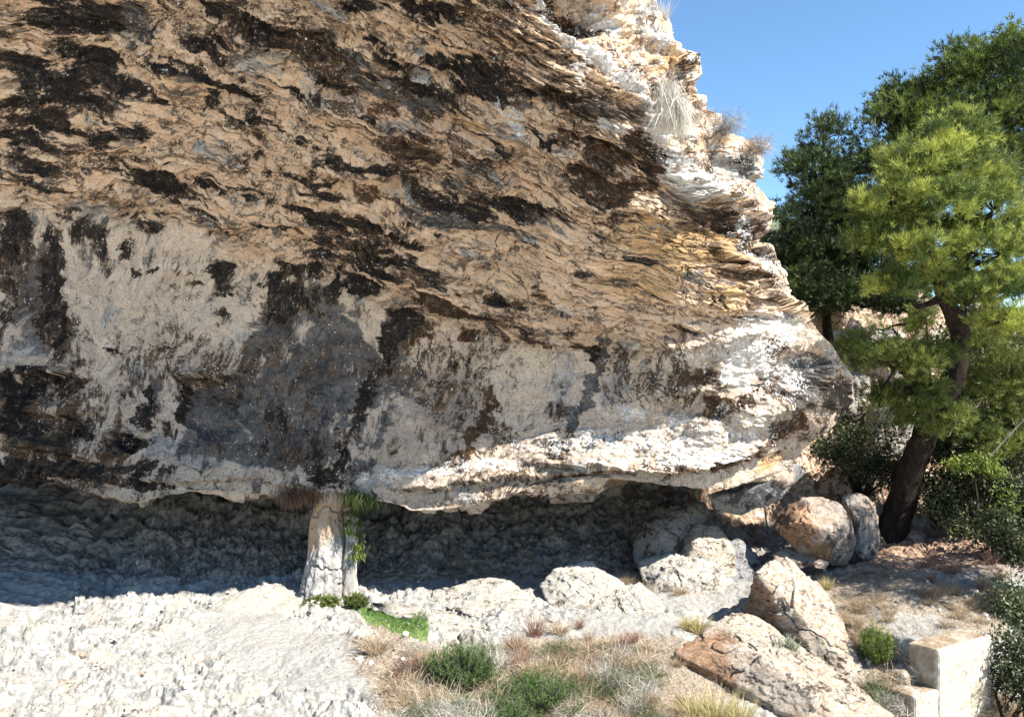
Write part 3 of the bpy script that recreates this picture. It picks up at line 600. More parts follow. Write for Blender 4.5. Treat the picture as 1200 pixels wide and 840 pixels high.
def ground_material():
    t = NT('rocky_ground'); tc = t.n('ShaderNodeTexCoord').outputs['Object']
    N1 = t.noise(tc, 1.3, 8, .6); N2 = t.noise(tc, 7, 9, .66); N3 = t.noise(tc, 34, 6, .7); N4 = t.noise(tc, 90, 3, .6)
    c = t.mix(t.step(N2, .36, .62), (.19, .184, .17), (.36, .353, .332))
    c = t.mix(t.step(N1, .50, .62), c, (.30, .275, .24))
    c = t.mix(t.step(t.math('ADD', N3, t.math('MULTIPLY', N2, .4)), .62, .56), (.13, .11, .09), c) if False else t.mix(t.step(N3, .66, .72), c, (.20, .17, .14))  # dark specks painted in as crevice shading
    c = t.mix(mask(t, t.attr('path'), N2, 1.2, .35, .7), c, t.mix(t.step(N3, .4, .62), (.22, .213, .20), (.32, .312, .295)))
    c = t.mix(t.math('MULTIPLY', mask(t, t.attr('yellow'), N2, 1.5, .3, .8), .5), c, (.38, .355, .29))
    c = t.mix(mask(t, t.attr('veg'), N2, 2.2, .38, .62), c, t.mix(t.step(N3, .4, .6), (.14, .115, .088), (.32, .275, .22)))
    c = t.mix(mask(t, t.attr('green'), N2, 2.2, .42, .62), c, t.mix(t.step(N3, .4, .6), (.06, .11, .03), (.16, .22, .07)))
    c = t.mix(mask(t, t.attr('cave'), N2, 1., .3, .7), c, t.mix(t.step(N2, .4, .6), (.16, .125, .10), (.38, .31, .25)))
    c = t.mix(t.attr('soil'), c, t.mix(t.step(N2, .4, .6), (.16, .105, .075), (.36, .25, .18)))
    hc = t.mix(t.step(N2, .42, .58), (.28, .18, .125), (.48, .37, .275)); hc = t.mix(t.step(N1, .54, .62), hc, (.50, .44, .37)); hc = t.mix(t.step(N3, .54, .62), hc, (.07, .06, .035))
    c = t.mix(t.attr('hill'), c, hc)
    c = t.mix(t.attr('front'), c, t.mix(t.step(N2, .38, .6), (.70, .66, .58), (.82, .79, .72)))  # unseen foreground whitened as a reflector, bouncing light onto the roof
    v = t.n('ShaderNodeHueSaturation', {'Color': c, 'Value': t.math('ADD', t.math('MULTIPLY', N4, .7), .65)}).outputs[0]
    return t.finish(v, .95, t.math('ADD', N2, t.math('ADD', t.math('MULTIPLY', N3, .5), t.math('MULTIPLY', N4, .15))), .045, .9)
M_GROUND = ground_material()
ground = mesh_obj('ground', np.stack([GXX, GYY, ZG], -1).reshape(-1, 3), grid_faces(*GXX.shape)[:, ::-1], M_GROUND, None, att)
tag(ground, 'bright rocky ground with a worn path, rising to a red hillside behind the trees', 'ground', kind='structure')
def gz(x, y):
    i = int(np.clip(np.searchsorted(gxs, x), 1, len(gxs)-1)); j = int(np.clip(np.searchsorted(gys, y), 1, len(gys)-1))
    return float(ZG[j, i])
def gp(px, py):
    lo, hi = 9., 30.; prev = None
    for Y in np.arange(9.5, 29, .05):
        x, _, z = at(px, py, Y)
        if z <= gz(x, Y): return np.array([x, Y, gz(x, Y)])
    return at(px, py, 20)
print('ground', time.time()-T0)

# ================================================================== BOULDERS
def icodirs(sub):
    bm = bmesh.new(); bmesh.ops.create_icosphere(bm, subdivisions=sub, radius=1)
    v_ = np.array([x.co[:] for x in bm.verts]); f_ = np.array([[q.index for q in x.verts] for x in bm.faces]); bm.free(); return v_, f_
ICO = {k: icodirs(k) for k in (2, 4, 5, 6, 7)}
def hull_planes(pts):
    bm = bmesh.new()
    for p in pts: bm.verts.new(p)
    r = bmesh.ops.convex_hull(bm, input=bm.verts); bm.normal_update()
    ns = np.array([f.normal[:] for f in bm.faces]); ds = np.array([f.normal.dot(f.verts[0].co) for f in bm.faces]); c = np.array(pts).mean(0); bm.free()
    s = ds-ns@c; ns = ns*np.sign(s)[:, None]; return ns, np.abs(s), c
def boulder(name, pts, mat, label, cat='boulder', sub=6, p=26, amp=.06, bed=None, seed=0, group=None, cell=2.5, fine=.5, spots=()):
    pts = np.array(pts, float); ns, ds, c = hull_planes(pts); d, f = ICO[sub]
    k = np.maximum(d@ns.T/np.maximum(ds, .02), 1e-4); r = 1/((k**p).sum(1))**(1/p)
    v_ = c+d*r[:, None]; size = np.ptp(v_, axis=0).max()
    q = v_*cell/size*1.2+seed*3.7
    n = fbm3(q, 6, .55, seed=seed); dd = amp*size*(.55*n+.45*terrace(fbm3(q*1.6+4, 4, .5, seed=seed+5), 5, .8))
    if bed is not None:
        b = np.array(bed, float); b /= np.linalg.norm(b); s_ = v_@b+.07*fbm3(v_*1.2, 3, seed=seed+8)
        lay = perlin2(s_*7/size*1.6, np.zeros_like(s_)+seed)+.6*perlin2(s_*22/size*1.6, np.zeros_like(s_)+seed+3)
        dd = dd+amp*size*.45*lay
    dd = dd-amp*size*fine*sstep(.05, 0, np.abs(fbm3(q*1.1+9, 4, .5, seed=seed+2)))
    v_ = v_+d*dd[:, None]
    base = (float(v_[:, 0].mean()), float(v_[:, 1].mean()), float(v_[:, 2].min()))
    sp = np.zeros(len(v_))
    for sx_, sy_, sY, sr_ in spots: sp = np.maximum(sp, sstep(1.1, .85, np.linalg.norm(v_-at(sx_, sy_, sY), axis=1)/sr_+.25*fbm3(v_*2, 4, seed=3)))
    o = mesh_obj(name, v_, f, mat, None, {'spot': sp}, True, base)
    return tag(o, label, cat, group)
M_RTAN = rock_material('tan_boulder_stone', (.38, .285, .205), (.48, .41, .335), (.54, .50, .44), (.10, .075, .055), .0, 1.2, (1, 1, 2.2), (.5, .5, 0))
M_RGREY = rock_material('grey_boulder_stone', (.24, .225, .21), (.40, .30, .22), (.34, .33, .32), (.06, .055, .05), .06, 1.1)
M_RORANGE = rock_material('orange_grey_stone', (.34, .25, .18), (.21, .195, .185), (.36, .33, .30), (.07, .05, .04), .04, .75)
M_RWHITE = rock_material('white_limestone', (.36, .33, .28), (.50, .46, .40), (.60, .58, .54), (.14, .11, .085), .02, 1.8)
M_RDARK = rock_material('shaded_grey_stone', (.20, .20, .205), (.30, .29, .29), (.34, .335, .33), (.06, .055, .055), .05, 1.3)
M_RBRED = rock_material('red_hillside_stone', (.44, .27, .18), (.58, .46, .36), (.62, .57, .50), (.12, .07, .045), .03, 1.3)
def P_(lst): return [at(*q) for q in lst]
boulder('boulder', P_([(903,653,15.0),(924,652,15.7),(966,690,15.0),(1014,782,13.4),(1004,800,13.2),(886,672,14.7),(925,704,14.2),(957,738,13.85),(992,785,13.3),(873,708,15.2),(880,735,15.0),(935,778,14.1),(985,815,13.2),(935,700,16.4),(1005,760,15.2),(960,800,13.6)]),
        M_RTAN, 'tall tan boulder with a raised pointed left end, leaning behind the largest fallen rock', sub=7, p=40, amp=.05, bed=(.7,.1,-.75), seed=3, spots=[(895,705,14.9,.55)])
boulder('boulder', P_([(850,720,13.9),(878,716,14.4),(935,750,14.1),(1052,842,12.1),(1090,880,11.7),(786,764,13.3),(805,745,13.6),(862,752,12.95),(905,775,12.5),(965,830,11.8),(1010,885,11.3),(800,815,14.0),(862,825,13.7),(895,855,13.1),(945,905,12.3),(980,790,14.6),(1070,860,13.2)]),
        M_RTAN, 'largest fallen rock, a long pale slab with a brown hollow face at the bottom right', sub=7, p=40, amp=.045, bed=(.6,.3,-.8), seed=9, spots=[(835,800,13.4,.85)])
boulder('boulder', P_([(908,600,17.6),(925,587,17.5),(955,580,17.7),(985,588,17.5),(1000,612,17.4),(1004,642,17.4),(992,664,17.4),(950,664,17.3),(926,640,17.2),(906,618,17.3),(940,610,16.8),(975,625,16.7),(960,650,16.9),(950,600,18.6),(980,650,18.5)]),
        M_RORANGE, 'rounded orange and grey boulder below the pine trunk', p=34, amp=.075, seed=14, spots=[(922,612,17.2,.62),(962,650,16.9,.30)])
boulder('boulder', P_([(985,580,18.3),(1008,576,18.3),(1028,588,18.2),(1033,630,18.1),(1027,664,18.0),(996,668,18.0),(1000,600,17.8),(1012,650,17.7),(1000,600,19.4),(1020,650,19.3)]),
        M_RGREY, 'dark grey boulder squeezed between the orange boulder and the pine trunk', p=22, amp=.06, seed=15)
boulder('boulder', P_([(740,638,18.1),(757,608,18.2),(798,590,18.5),(828,586,18.6),(830,608,18.3),(812,640,17.7),(785,672,17.3),(745,668,17.6),(778,620,17.6),(790,600,19.4),(760,640,19.3)]),
        M_RGREY, 'grey slab rock leaning at the mouth of the hollow, left of the brown-faced rock', p=26, amp=.05, bed=(.4,0,.9), seed=16)
boulder('boulder', P_([(796,634,17.8),(816,612,17.9),(842,615,17.9),(862,640,17.6),(866,680,17.2),(790,684,17.2),(812,640,17.15),(830,640,18.8)]),
        M_RTAN, 'blocky rock with a brown face right of the grey slab in the hollow mouth', p=28, amp=.05, seed=17)
boulder('boulder', P_([(838,636,17.8),(866,628,18.0),(892,650,17.7),(900,682,17.2),(850,696,16.9),(822,690,16.9),(850,650,18.4)]),
        M_RDARK, 'low grey rock between the brown-faced rock and the orange boulder', 'rock', sub=5, p=24, amp=.06, seed=18)
boulder('boulder', P_([(742,656,17.3),(785,646,17.3),(838,656,17.1),(866,686,16.6),(820,712,16.3),(755,700,16.5),(800,660,18.1),(790,668,16.6)]),
        M_RWHITE, 'crumbly white rock lying in front of the hollow mouth rocks', 'rock', sub=6, p=20, amp=.09, seed=19)
boulder('boulder', P_([(630,684,16.6),(655,662,16.7),(690,655,16.9),(712,668,16.8),(738,690,16.3),(726,728,15.6),(692,734,15.4),(648,722,15.8),(700,675,17.5),(660,682,17.3)]),
        M_RWHITE, 'pale pyramid-shaped rock beside the path, the left of the middle pair', 'rock', sub=6, p=34, amp=.05, bed=(.6,.2,.7), seed=20)
boulder('boulder', P_([(698,710,15.5),(724,690,15.8),(750,682,15.9),(788,716,15.3),(770,752,14.8),(720,750,14.9),(760,700,16.4),(715,715,16.2)]),
        M_RWHITE, 'pale grooved rock in front of the pyramid-shaped one', 'rock', sub=6, p=34, amp=.06, bed=(.9,.2,.3), seed=21)
boulder('boulder', P_([(500,700,16.6),(520,688,16.8),(560,674,17.2),(605,680,17.0),(640,712,15.9),(600,735,15.0),(560,728,15.3),(520,715,15.9),(570,700,17.8)]),
        M_RWHITE, 'low cracked white outcrop in the middle of the ground', 'outcrop', sub=6, p=16, amp=.07, seed=22)
boulder('boulder', P_([(430,705,16.0),(470,706,16.0),(530,716,15.6),(590,745,14.6),(602,762,14.1),(560,768,13.9),(500,745,14.6),(450,722,15.4),(520,735,16.0)]),
        M_RWHITE, 'long smooth white rock band slanting above the green shrub', 'outcrop', sub=6, p=16, amp=.035, bed=(.5,.2,.7), seed=23)
boulder('boulder', P_([(903,648,17.2),(930,638,17.5),(958,645,17.3),(962,662,17.0),(930,668,16.8),(905,662,16.9),(935,650,17.8)]), M_RORANGE, 'small reddish rock under the orange boulder', 'rock', sub=5, amp=.06, seed=24)
boulder('stone', P_([(950,658,16.6),(962,654,16.7),(973,659,16.6),(968,667,16.4),(954,666,16.4),(962,660,16.9)]), M_RBRED, 'small loose pinkish stone in front of the orange boulder', 'stone', sub=4, p=12, amp=.05, seed=25)
boulder('boulder', P_([(1036,790,13.3),(1046,776,13.4),(1064,772,13.4),(1082,786,13.3),(1086,830,13.1),(1030,830,13.1),(1060,790,12.95),(1060,790,13.8)]), M_RTAN, 'rounded rock resting beside the lower concrete step', 'rock', sub=5, p=14, amp=.06, seed=26)
boulder('boulder', P_([(826,580,17.6),(870,562,17.4),(935,540,17.6),(946,552,17.8),(915,585,17.6),(870,604,17.4),(836,602,17.5),(850,580,16.9),(900,565,16.9),(880,570,19.6),(930,560,19.4)]),
        M_RDARK, 'large grey slab wedged under the right end of the overhang', p=22, amp=.05, bed=(.5,0,.8), seed=27)
boulder('boulder', P_([(640,574,17.3),(665,568,17.3),(696,570,17.3),(698,588,17.3),(645,590,17.3),(670,578,16.95),(670,580,18.5)]), M_RORANGE, 'brown block stuck in the dark ceiling of the hollow', 'rock', sub=5, p=30, amp=.04, seed=28)
for i, (pp, Y, lab) in enumerate([
    ([(1048,640),(1062,618),(1085,622),(1098,645),(1075,662),(1052,655)], 19.6, 'pale broken rock just right of the pine trunk foot'),
    ([(1088,662),(1105,640),(1135,632),(1160,650),(1165,680),(1140,692),(1105,682)], 19.0, 'large sunlit slab on the slope right of the pine trunk'),
    ([(1100,632),(1115,615),(1140,618),(1145,636),(1120,645)], 20.2, 'small dark-sided rock above the sunlit slab'),
    ([(930,372),(938,348),(965,342),(998,350),(1000,372),(985,388),(945,390)], 23.2, 'smooth ochre rock face high behind the overhang end'),
    ([(1005,398),(1020,382),(1050,385),(1068,402),(1045,412),(1012,410)], 24.0, 'white rock high on the slope behind the pine'),
    ([(1008,512),(1015,470),(1045,462),(1078,480),(1082,530),(1060,560),(1020,555)], 22.5, 'pale grey rock wall seen between the overhang and the pine trunk'),
    ([(955,470),(962,440),(990,430),(1020,440),(1028,480),(1000,500)], 23.5, 'grey-white rock behind the dark nose of the overhang'),
    ([(955,580),(965,550),(990,545),(1030,555),(1045,590),(1000,600)], 21.5, 'reddish bank rock above the orange boulder'),
    ([(1170,705),(1180,690),(1200,690),(1215,705),(1205,725),(1180,722)], 16.5, 'small shaded rock at the right edge of the ledge')]):
    pts = [at(x, y, Y) for x, y in pp]; c = np.mean(pp, 0)
    pts += [at(c[0]+(x-c[0])*.6, c[1]+(y-c[1])*.6, Y-.5) for x, y in pp]+[at(c[0]+(x-c[0])*.8, c[1]+(y-c[1])*.8+4, Y+1.6) for x, y in pp]
    boulder('boulder', pts, (M_RBRED, M_RBRED, M_RGREY, M_RBRED, M_RWHITE, M_RWHITE, M_RWHITE, M_RBRED, M_RGREY)[i], lab, 'rock', sub=6, p=22, amp=.05, seed=40+i)
# loose stones on the bright ground
LS = [(78,800,11,'brown loose stone with a flat top lying on the white rubble'),(98,770,6,'small dark stone left of the path edge'),(215,805,5,'grey pebble in the foreground rubble below the path'),
      (165,790,5,'small tan stone between white rubble blocks'),(300,740,4,'tiny dark stone on the grey path'),(522,690,4,'small dark stone beside the low cracked outcrop'),(355,722,5,'round stone on the path left of the rock pillar'),
      (435,740,6,'white stone beside the green grass patch'),(478,722,8,'flat white stone at the upper end of the green grass patch'),(482,752,9,'white angular stone between dry tuft and green shrub')]
for i, (x, y, r, lab) in enumerate(LS):
    b = gp(x, y); s = r/F*b[1]
    pts = [b+np.array([math.cos(a)*s*(1+.2*math.sin(3*a+i)), math.sin(a)*s*.8, h*s]) for a in np.arange(0, 6.2, .9) for h in (-.3, .25)]
    boulder('stone', pts, (M_RTAN if i < 4 else M_RWHITE), lab, 'stone', sub=4, p=34, amp=.10, seed=60+i)
# gravel and rubble: countless chips
bag = Bag(); dv_, df_ = ICO[2]
cnt = 0
while cnt < 1500:
    x = rng.uniform(-8.5, 9); y = rng.uniform(10.6, 18.3)
    px = CX+F*x/y
    if px < -30 or px > 1230: continue
    w = 1. if x < -1 else .45
    if rng.random() > w or (path[min(len(gys)-1, np.searchsorted(gys, y)), min(len(gxs)-1, np.searchsorted(gxs, x))] > .4 and rng.random() < .75): continue
    s = min(.09, .008+rng.exponential(.012)); z = gz(x, y)
    vv = dv_*s*(1+.45*rng.normal(size=(len(dv_), 1)).clip(-1, 1))*rng.uniform(.6, 1.2, 3)
    bag.add(vv+np.array([x, y, z+s*.25]), df_, rng.random()); cnt += 1
t = NT('rubble_stone'); ti = t.attr('tint'); M_CHIP = t.finish(t.mix(t.step(ti, .0, 1.), (.22, .20, .18), (.54, .52, .48)), .95, t.noise(t.n('ShaderNodeTexCoord').outputs['Object'], 30, 5, .6), .01)
o = bag.build('rubble', M_CHIP, smooth=False); tag(o, 'scattered small limestone chips and rubble over the pale ground', 'rubble', kind='stuff')
print('rocks', time.time()-T0)

# ================================================================== PILLAR
prt = empty('rock_pillar', at(383, 705, 16.5)); tag(prt, 'short natural rock pillar holding up the overhang, pale streaked base and damp mossy right side', 'rock pillar')
def column(name, rows, mat, parent, seed, amp=.08, nth=170, nz=260, depth=1.):
    R = np.array(rows, float); ys = np.linspace(R[0, 0], R[-1, 0], nz); lx = np.interp(ys, R[:, 0], R[:, 1]); rx = np.interp(ys, R[:, 0], R[:, 2]); Yc = np.interp(ys, R[:, 0], R[:, 3])
    th = np.linspace(0, 2*np.pi, nth, endpoint=False); cx = (lx+rx)/2; hw = (rx-lx)/2/F*Yc
    C = np.stack([(cx-CX)/F*Yc, Yc, CAMZ-(ys-CY)/F*Yc], 1)
    V_ = C[:, None]+np.stack([np.cos(th)[None]*hw[:, None]*np.ones((nz, 1)), np.sin(th)[None]*hw[:, None]*depth, 0*th[None]+0*hw[:, None]], -1)
    n = np.stack([np.cos(th), np.sin(th), 0*th], -1)[None]*np.ones((nz, 1, 1))
    q = V_.reshape(-1, 3)
    d = amp*(fbm3(q*np.array([2.2, 2.2, 1.3]), 6, .56, seed=seed)+.7*fbm3(q*np.array([7, 7, 1.2]), 4, .5, seed=seed+1)-.8*sstep(.08, 0, np.abs(fbm3(q*np.array([1.6, 1.6, 1.2])+5, 4, .5, seed=seed+2))))
    q = q+n.reshape(-1, 3)*d[:, None]
    lit_base = sstep(.1, -.1, (q[:, 2]-np.interp(q[:, 0], [-4.3, -3.9, -3.4, -3.2], [.9, 1.15, 1.6, 1.7]))+.12*fbm3(q*2, 3, seed=3))  # paler below a slanting shadow edge, sunlight painted into the colour
    return mesh_obj(name, q, grid_faces(nz, nth, True), mat, parent, {'lit_base': lit_base}, True, tuple(parent.location))
def pillar_mat():
    t = NT('pillar_stone'); tc = t.n('ShaderNodeTexCoord').outputs['Object']; mp = t.n('ShaderNodeMapping', {'Vector': tc, 'Scale': (2.6, 2.6, .8)}).outputs[0]
    N1 = t.noise(mp, 1.8, 9, .6, .3); N2 = t.noise(mp, 7, 9, .66); N3 = t.noise(tc, 40, 5, .7)
    up = t.mix(t.step(N1, .4, .6), (.42, .29, .18), (.34, .28, .23)); up = t.mix(t.step(N2, .58, .64), up, (.14, .10, .08))
    lo = t.mix(t.step(N1, .40, .6), (.40, .385, .36), (.22, .21, .20)); lo = t.mix(t.step(N2, .54, .64), lo, (.15, .125, .10))
    c = t.mix(t.attr('lit_base'), up, lo)
    return t.finish(t.n('ShaderNodeHueSaturation', {'Color': c, 'Value': t.math('ADD', t.math('MULTIPLY', N3, .7), .65)}).outputs[0], .9, t.math('ADD', N2, t.math('MULTIPLY', N3, .4)), .04, .9)
M_PIL = pillar_mat()
column('shaft', [(564,368,414,17.15),(580,371,411,17.12),(600,368,406,17.05),(630,363,404,16.95),(660,360,406,16.85),(680,355,408,16.8),(695,350,410,16.75),(712,347,414,16.7),(722,346,416,16.7)], M_PIL, prt, 200, depth=1.2)
column('side_column', [(564,402,422,17.15),(600,404,420,17.0),(640,404,418,16.9),(668,402,418,16.8),(690,398,419,16.75),(716,394,421,16.7)], M_PIL, prt, 210, .04, nth=90, depth=1.6)

# ================================================================== CONCRETE TANK
t = NT('old_white_concrete'); tc = t.n('ShaderNodeTexCoord').outputs['Object']
N1 = t.noise(tc, 2.2, 8, .6); N2 = t.noise(tc, 11, 8, .65); N3 = t.noise(tc, 60, 4, .6); mp = t.n('ShaderNodeMapping', {'Vector': tc, 'Scale': (9, 9, 1.1)}).outputs[0]; NS = t.noise(mp, 1.6, 6, .6)
c = t.mix(t.step(N2, .4, .6), (.30, .27, .215), (.45, .425, .375)); c = t.mix(t.step(NS, .56, .66), c, (.44, .38, .30)); c = t.mix(t.step(N1, .60, .68), c, (.20, .16, .12)); c = t.mix(t.step(N2, .66, .70), c, (.12, .10, .08))
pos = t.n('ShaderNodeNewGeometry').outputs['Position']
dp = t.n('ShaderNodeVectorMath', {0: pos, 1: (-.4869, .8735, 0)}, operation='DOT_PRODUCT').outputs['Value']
shade_tone = t.step(t.math('SUBTRACT', dp, 7.87), .03, .10)  # brown shade painted behind the sunlit front, left face included
c = t.mix(t.math('MULTIPLY', shade_tone, t.step(N1, .30, .60)), c, (.20, .15, .10))
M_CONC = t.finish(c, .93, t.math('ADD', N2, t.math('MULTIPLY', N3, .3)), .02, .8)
t = NT('tank_top_gravel'); tc = t.n('ShaderNodeTexCoord').outputs['Object']
M_TOP = t.finish(t.mix(t.step(t.noise(tc, 14, 8, .68), .4, .6), (.34, .31, .27), (.52, .48, .42)), .95, t.noise(tc, 30, 6, .7), .03)
def slab(name, foot, ztop, zbot, mat, parent, seed=0, bev=.015, nsub=26):
    bm = bmesh.new(); vs = [bm.verts.new((x, y, zbot)) for x, y in foot]; f = bm.faces.new(vs)
    r = bmesh.ops.extrude_face_region(bm, geom=[f]); bmesh.ops.translate(bm, vec=(0, 0, ztop-zbot), verts=[e for e in r['geom'] if isinstance(e, bmesh.types.BMVert)])
    bmesh.ops.recalc_face_normals(bm, faces=bm.faces)
    bmesh.ops.bevel(bm, geom=list(bm.edges), offset=bev, segments=2, affect='EDGES')
    bmesh.ops.subdivide_edges(bm, edges=[e for e in bm.edges if e.calc_length() > .1], cuts=nsub, use_grid_fill=True)
    bmesh.ops.triangulate(bm, faces=[f for f in bm.faces if len(f.verts) > 4])
    co = np.array([v.co[:] for v in bm.verts]); nn = np.array([v.normal[:] for v in bm.verts])
    co = co+nn*(.022*fbm3(co*3, 4, seed=seed)+.010*fbm3(co*15, 3, seed=seed+1))[:, None]-parent.location
    for v_, q in zip(bm.verts, co): v_.co = q
    me = bpy.data.meshes.new(name); bm.to_mesh(me); bm.free(); me.materials.append(mat)
    o = bpy.data.objects.new(name, me); COL.objects.link(o); o.parent = parent; return o
A0 = np.array([6.80, 12.80]); e1 = np.array([1.22, .68]); e1 /= np.linalg.norm(e1); e2 = np.array([-e1[1], e1[0]])
e2 = np.array([-.42, .60]); e2 /= np.linalg.norm(e2)
tank = empty('concrete_tank', (6.9, 13.0, -1.3)); tag(tank, 'old white concrete block with a lower step, set into the ledge at the bottom right', 'concrete block')
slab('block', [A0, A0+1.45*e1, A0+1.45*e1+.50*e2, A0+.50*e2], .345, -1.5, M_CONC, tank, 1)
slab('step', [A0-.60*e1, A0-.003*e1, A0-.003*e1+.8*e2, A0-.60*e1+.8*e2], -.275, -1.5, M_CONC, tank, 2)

# ================================================================== VEGETATION
def unit(a): return a/np.maximum(np.linalg.norm(a, axis=-1, keepdims=True), 1e-9)
def blades(bag, base, dirs, length, width, tint, droop=.0, seg=1):
    """flat tapering needles / blades; one triangle (seg=1) or a bent strip"""
    n = len(base); side = unit(np.cross(dirs, rng.normal(size=(n, 3)))); L = np.broadcast_to(length, (n,))[:, None]; W = np.broadcast_to(width, (n,))[:, None]
    if seg == 1:
        V_ = np.stack([base-side*W/2, base+side*W/2, base+dirs*L], 1).reshape(-1, 3); bag.add(V_, np.arange(3*n).reshape(-1, 3), np.repeat(tint, 3))
    else:
        m = base+dirs*L*.5+np.array([0, 0, -1])*L*droop*.15; e = base+unit(dirs+np.array([0, 0, -1.])*droop*.7)*L
        V_ = np.stack([base-side*W/2, base+side*W/2, m+side*W*.4, m-side*W*.4, e], 1).reshape(-1, 3); i = np.arange(n)[:, None]*5
        k = bag.n; bag.add(V_, np.concatenate([i+np.array([[0, 1, 2, 3]])]), np.repeat(tint, 5)); bag.t.append(k+i+np.array([[3, 2, 4]]))
def needles_at(bag, P0, axis_, n, L, W, tint, spread=.8):
    N = len(P0); d = unit(np.repeat(axis_, n, 0)+spread*rng.normal(size=(N*n, 3))); b = np.repeat(P0, n, 0)+rng.normal(size=(N*n, 3))*L*.18
    blades(bag, b, d, L*rng.uniform(.6, 1.15, N*n), W, np.repeat(tint, n)+rng.normal(size=N*n)*.12)
def leaves_at(bag, P0, n, size, tint, spread):
    N = len(P0); c = np.repeat(P0, n, 0)+rng.normal(size=(N*n, 3))*spread; a = unit(rng.normal(size=(N*n, 3))+np.array([0, 0, .3])); b = unit(np.cross(a, rng.normal(size=(N*n, 3))))
    s = (size*rng.uniform(.6, 1.3, N*n))[:, None]
    V_ = np.stack([c-a*s, c+b*s*.45, c+a*s, c-b*s*.45], 1).reshape(-1, 3); bag.add(V_, np.arange(4*N*n).reshape(-1, 4), np.repeat(np.repeat(tint, n)+rng.normal(size=N*n)*.15, 4))
def lobes_points(lobes, dens, shell=.55):
    """clump centres inside ellipsoids given as (px, py, rx, ry, Y, depth m[, weight])"""
    out = []; ctr = []
    for lo in lobes:
        px, py, rx, ry, Y, dz = lo[:6]; w = lo[6] if len(lo) > 6 else 1
        c = at(px, py, Y); r = np.array([rx/F*Y, dz, ry*(1.3 if ry/rx < .72 and Y < 17.95 else 1.)/F*Y]); n = max(3, int(dens*w*(r[0]*r[1]*r[2])**(2/3)))
        d = unit(rng.normal(size=(n, 3))); d[:, 2] = np.where(rng.random(n) < .3, np.abs(d[:, 2]), d[:, 2])
        rad = rng.uniform(shell, 1., n)[:, None]
        rad = rad*np.minimum(1.22, 1+.36*fbm3(d*2.1+c, 4, .6, seed=5))[:, None]
        out.append(c+d*r*rad); ctr.append(np.repeat(c[None], n, 0))
    return np.concatenate(out), np.concatenate(ctr)
M_BARK = rock_material('pine_bark', (.030, .021, .016), (.018, .014, .012), (.06, .045, .036), (.02, .015, .012), .03, 3, (1, 1, .35), (0, 0, 0), .04)
M_TWIG = rock_material('grey_twig_bark', (.16, .13, .11), (.26, .23, .21), (.30, .27, .25), (.08, .06, .05), .0, 4)
M_PINE1 = leaf_material('bright_pine_needles', (.05, .085, .020), (.37, .41, .09), .35)
M_PINE2 = leaf_material('dark_pine_needles', (.015, .028, .010), (.15, .20, .036), .2)
M_PINE4 = leaf_material('black_green_pine_needles', (.010, .020, .009), (.065, .10, .028), .15)
M_PINE3 = leaf_material('olive_pine_needles', (.06, .085, .02), (.17, .20, .045), .28)
def pine(name, label, trunk, lobes, mat, dens=26, tufts=26, nn=13, L=.15, W=.0165, clump=.26, cat='tree', branches=True, group=None, seed=0):
    tp = np.array([at(a, b, c) for a, b, c, r in trunk]); tr = [q[3] for q in trunk]
    root = empty(name, tp[0]); tag(root, label, cat, group)
    wood = Bag(); V_, f_ = tube(tp, tr, 14, .22, seed); wood.add(V_, f_)
    C, K = lobes_points(lobes, dens)
    if branches:
        seen = {}
        for lo in lobes:
            c = at(lo[0], lo[1], lo[4]); j = np.argmin(np.linalg.norm(tp-c, axis=1)+.6*np.maximum(0, tp[:, 2]-c[2])); a = tp[j]; mid = (a+c)/2+np.array([0, 0, -.15*np.linalg.norm(c-a)])+rng.normal(size=3)*.12
            r0 = min(tr[j]*.6, .03+.04*np.linalg.norm(c-a)); V_, f_ = tube([a, mid, c], [r0, r0*.7, r0*.4], 8, .15, seed); wood.add(V_, f_)
        sel = rng.random(len(C)) < .75
        for p_, k_ in zip(C[sel], K[sel]):
            s = k_+(p_-k_)*rng.uniform(0, .25); m = (s+p_)/2+rng.normal(size=3)*.08; V_, f_ = tube([s, m, p_], [.02, .014, .006], 4); wood.add(V_, f_)
    wood.build('trunk', M_BARK, root, tuple(root.location))
    out = unit(C-K+np.array([0, 0, .25])); n = len(C); tint = np.repeat(rng.uniform(-.1, 1.0, n), tufts)
    cs = np.repeat(rng.uniform(.65, 1.25, n)*clump, tufts)[:, None]
    off = rng.normal(size=(n*tufts, 3))*np.array([1.1, 1.1, .68]); off = np.clip(off, -1.9, 1.9); P0 = np.repeat(C, tufts, 0)+off*cs
    ax = unit(.7*unit(off)+.6*np.repeat(out, tufts, 0)+np.array([0, 0, .45]))
    fo = Bag(); needles_at(fo, P0, ax, nn, L, W, tint, .55)
    fo.build('crown', mat, root, tuple(root.location), smooth=False)
    return root
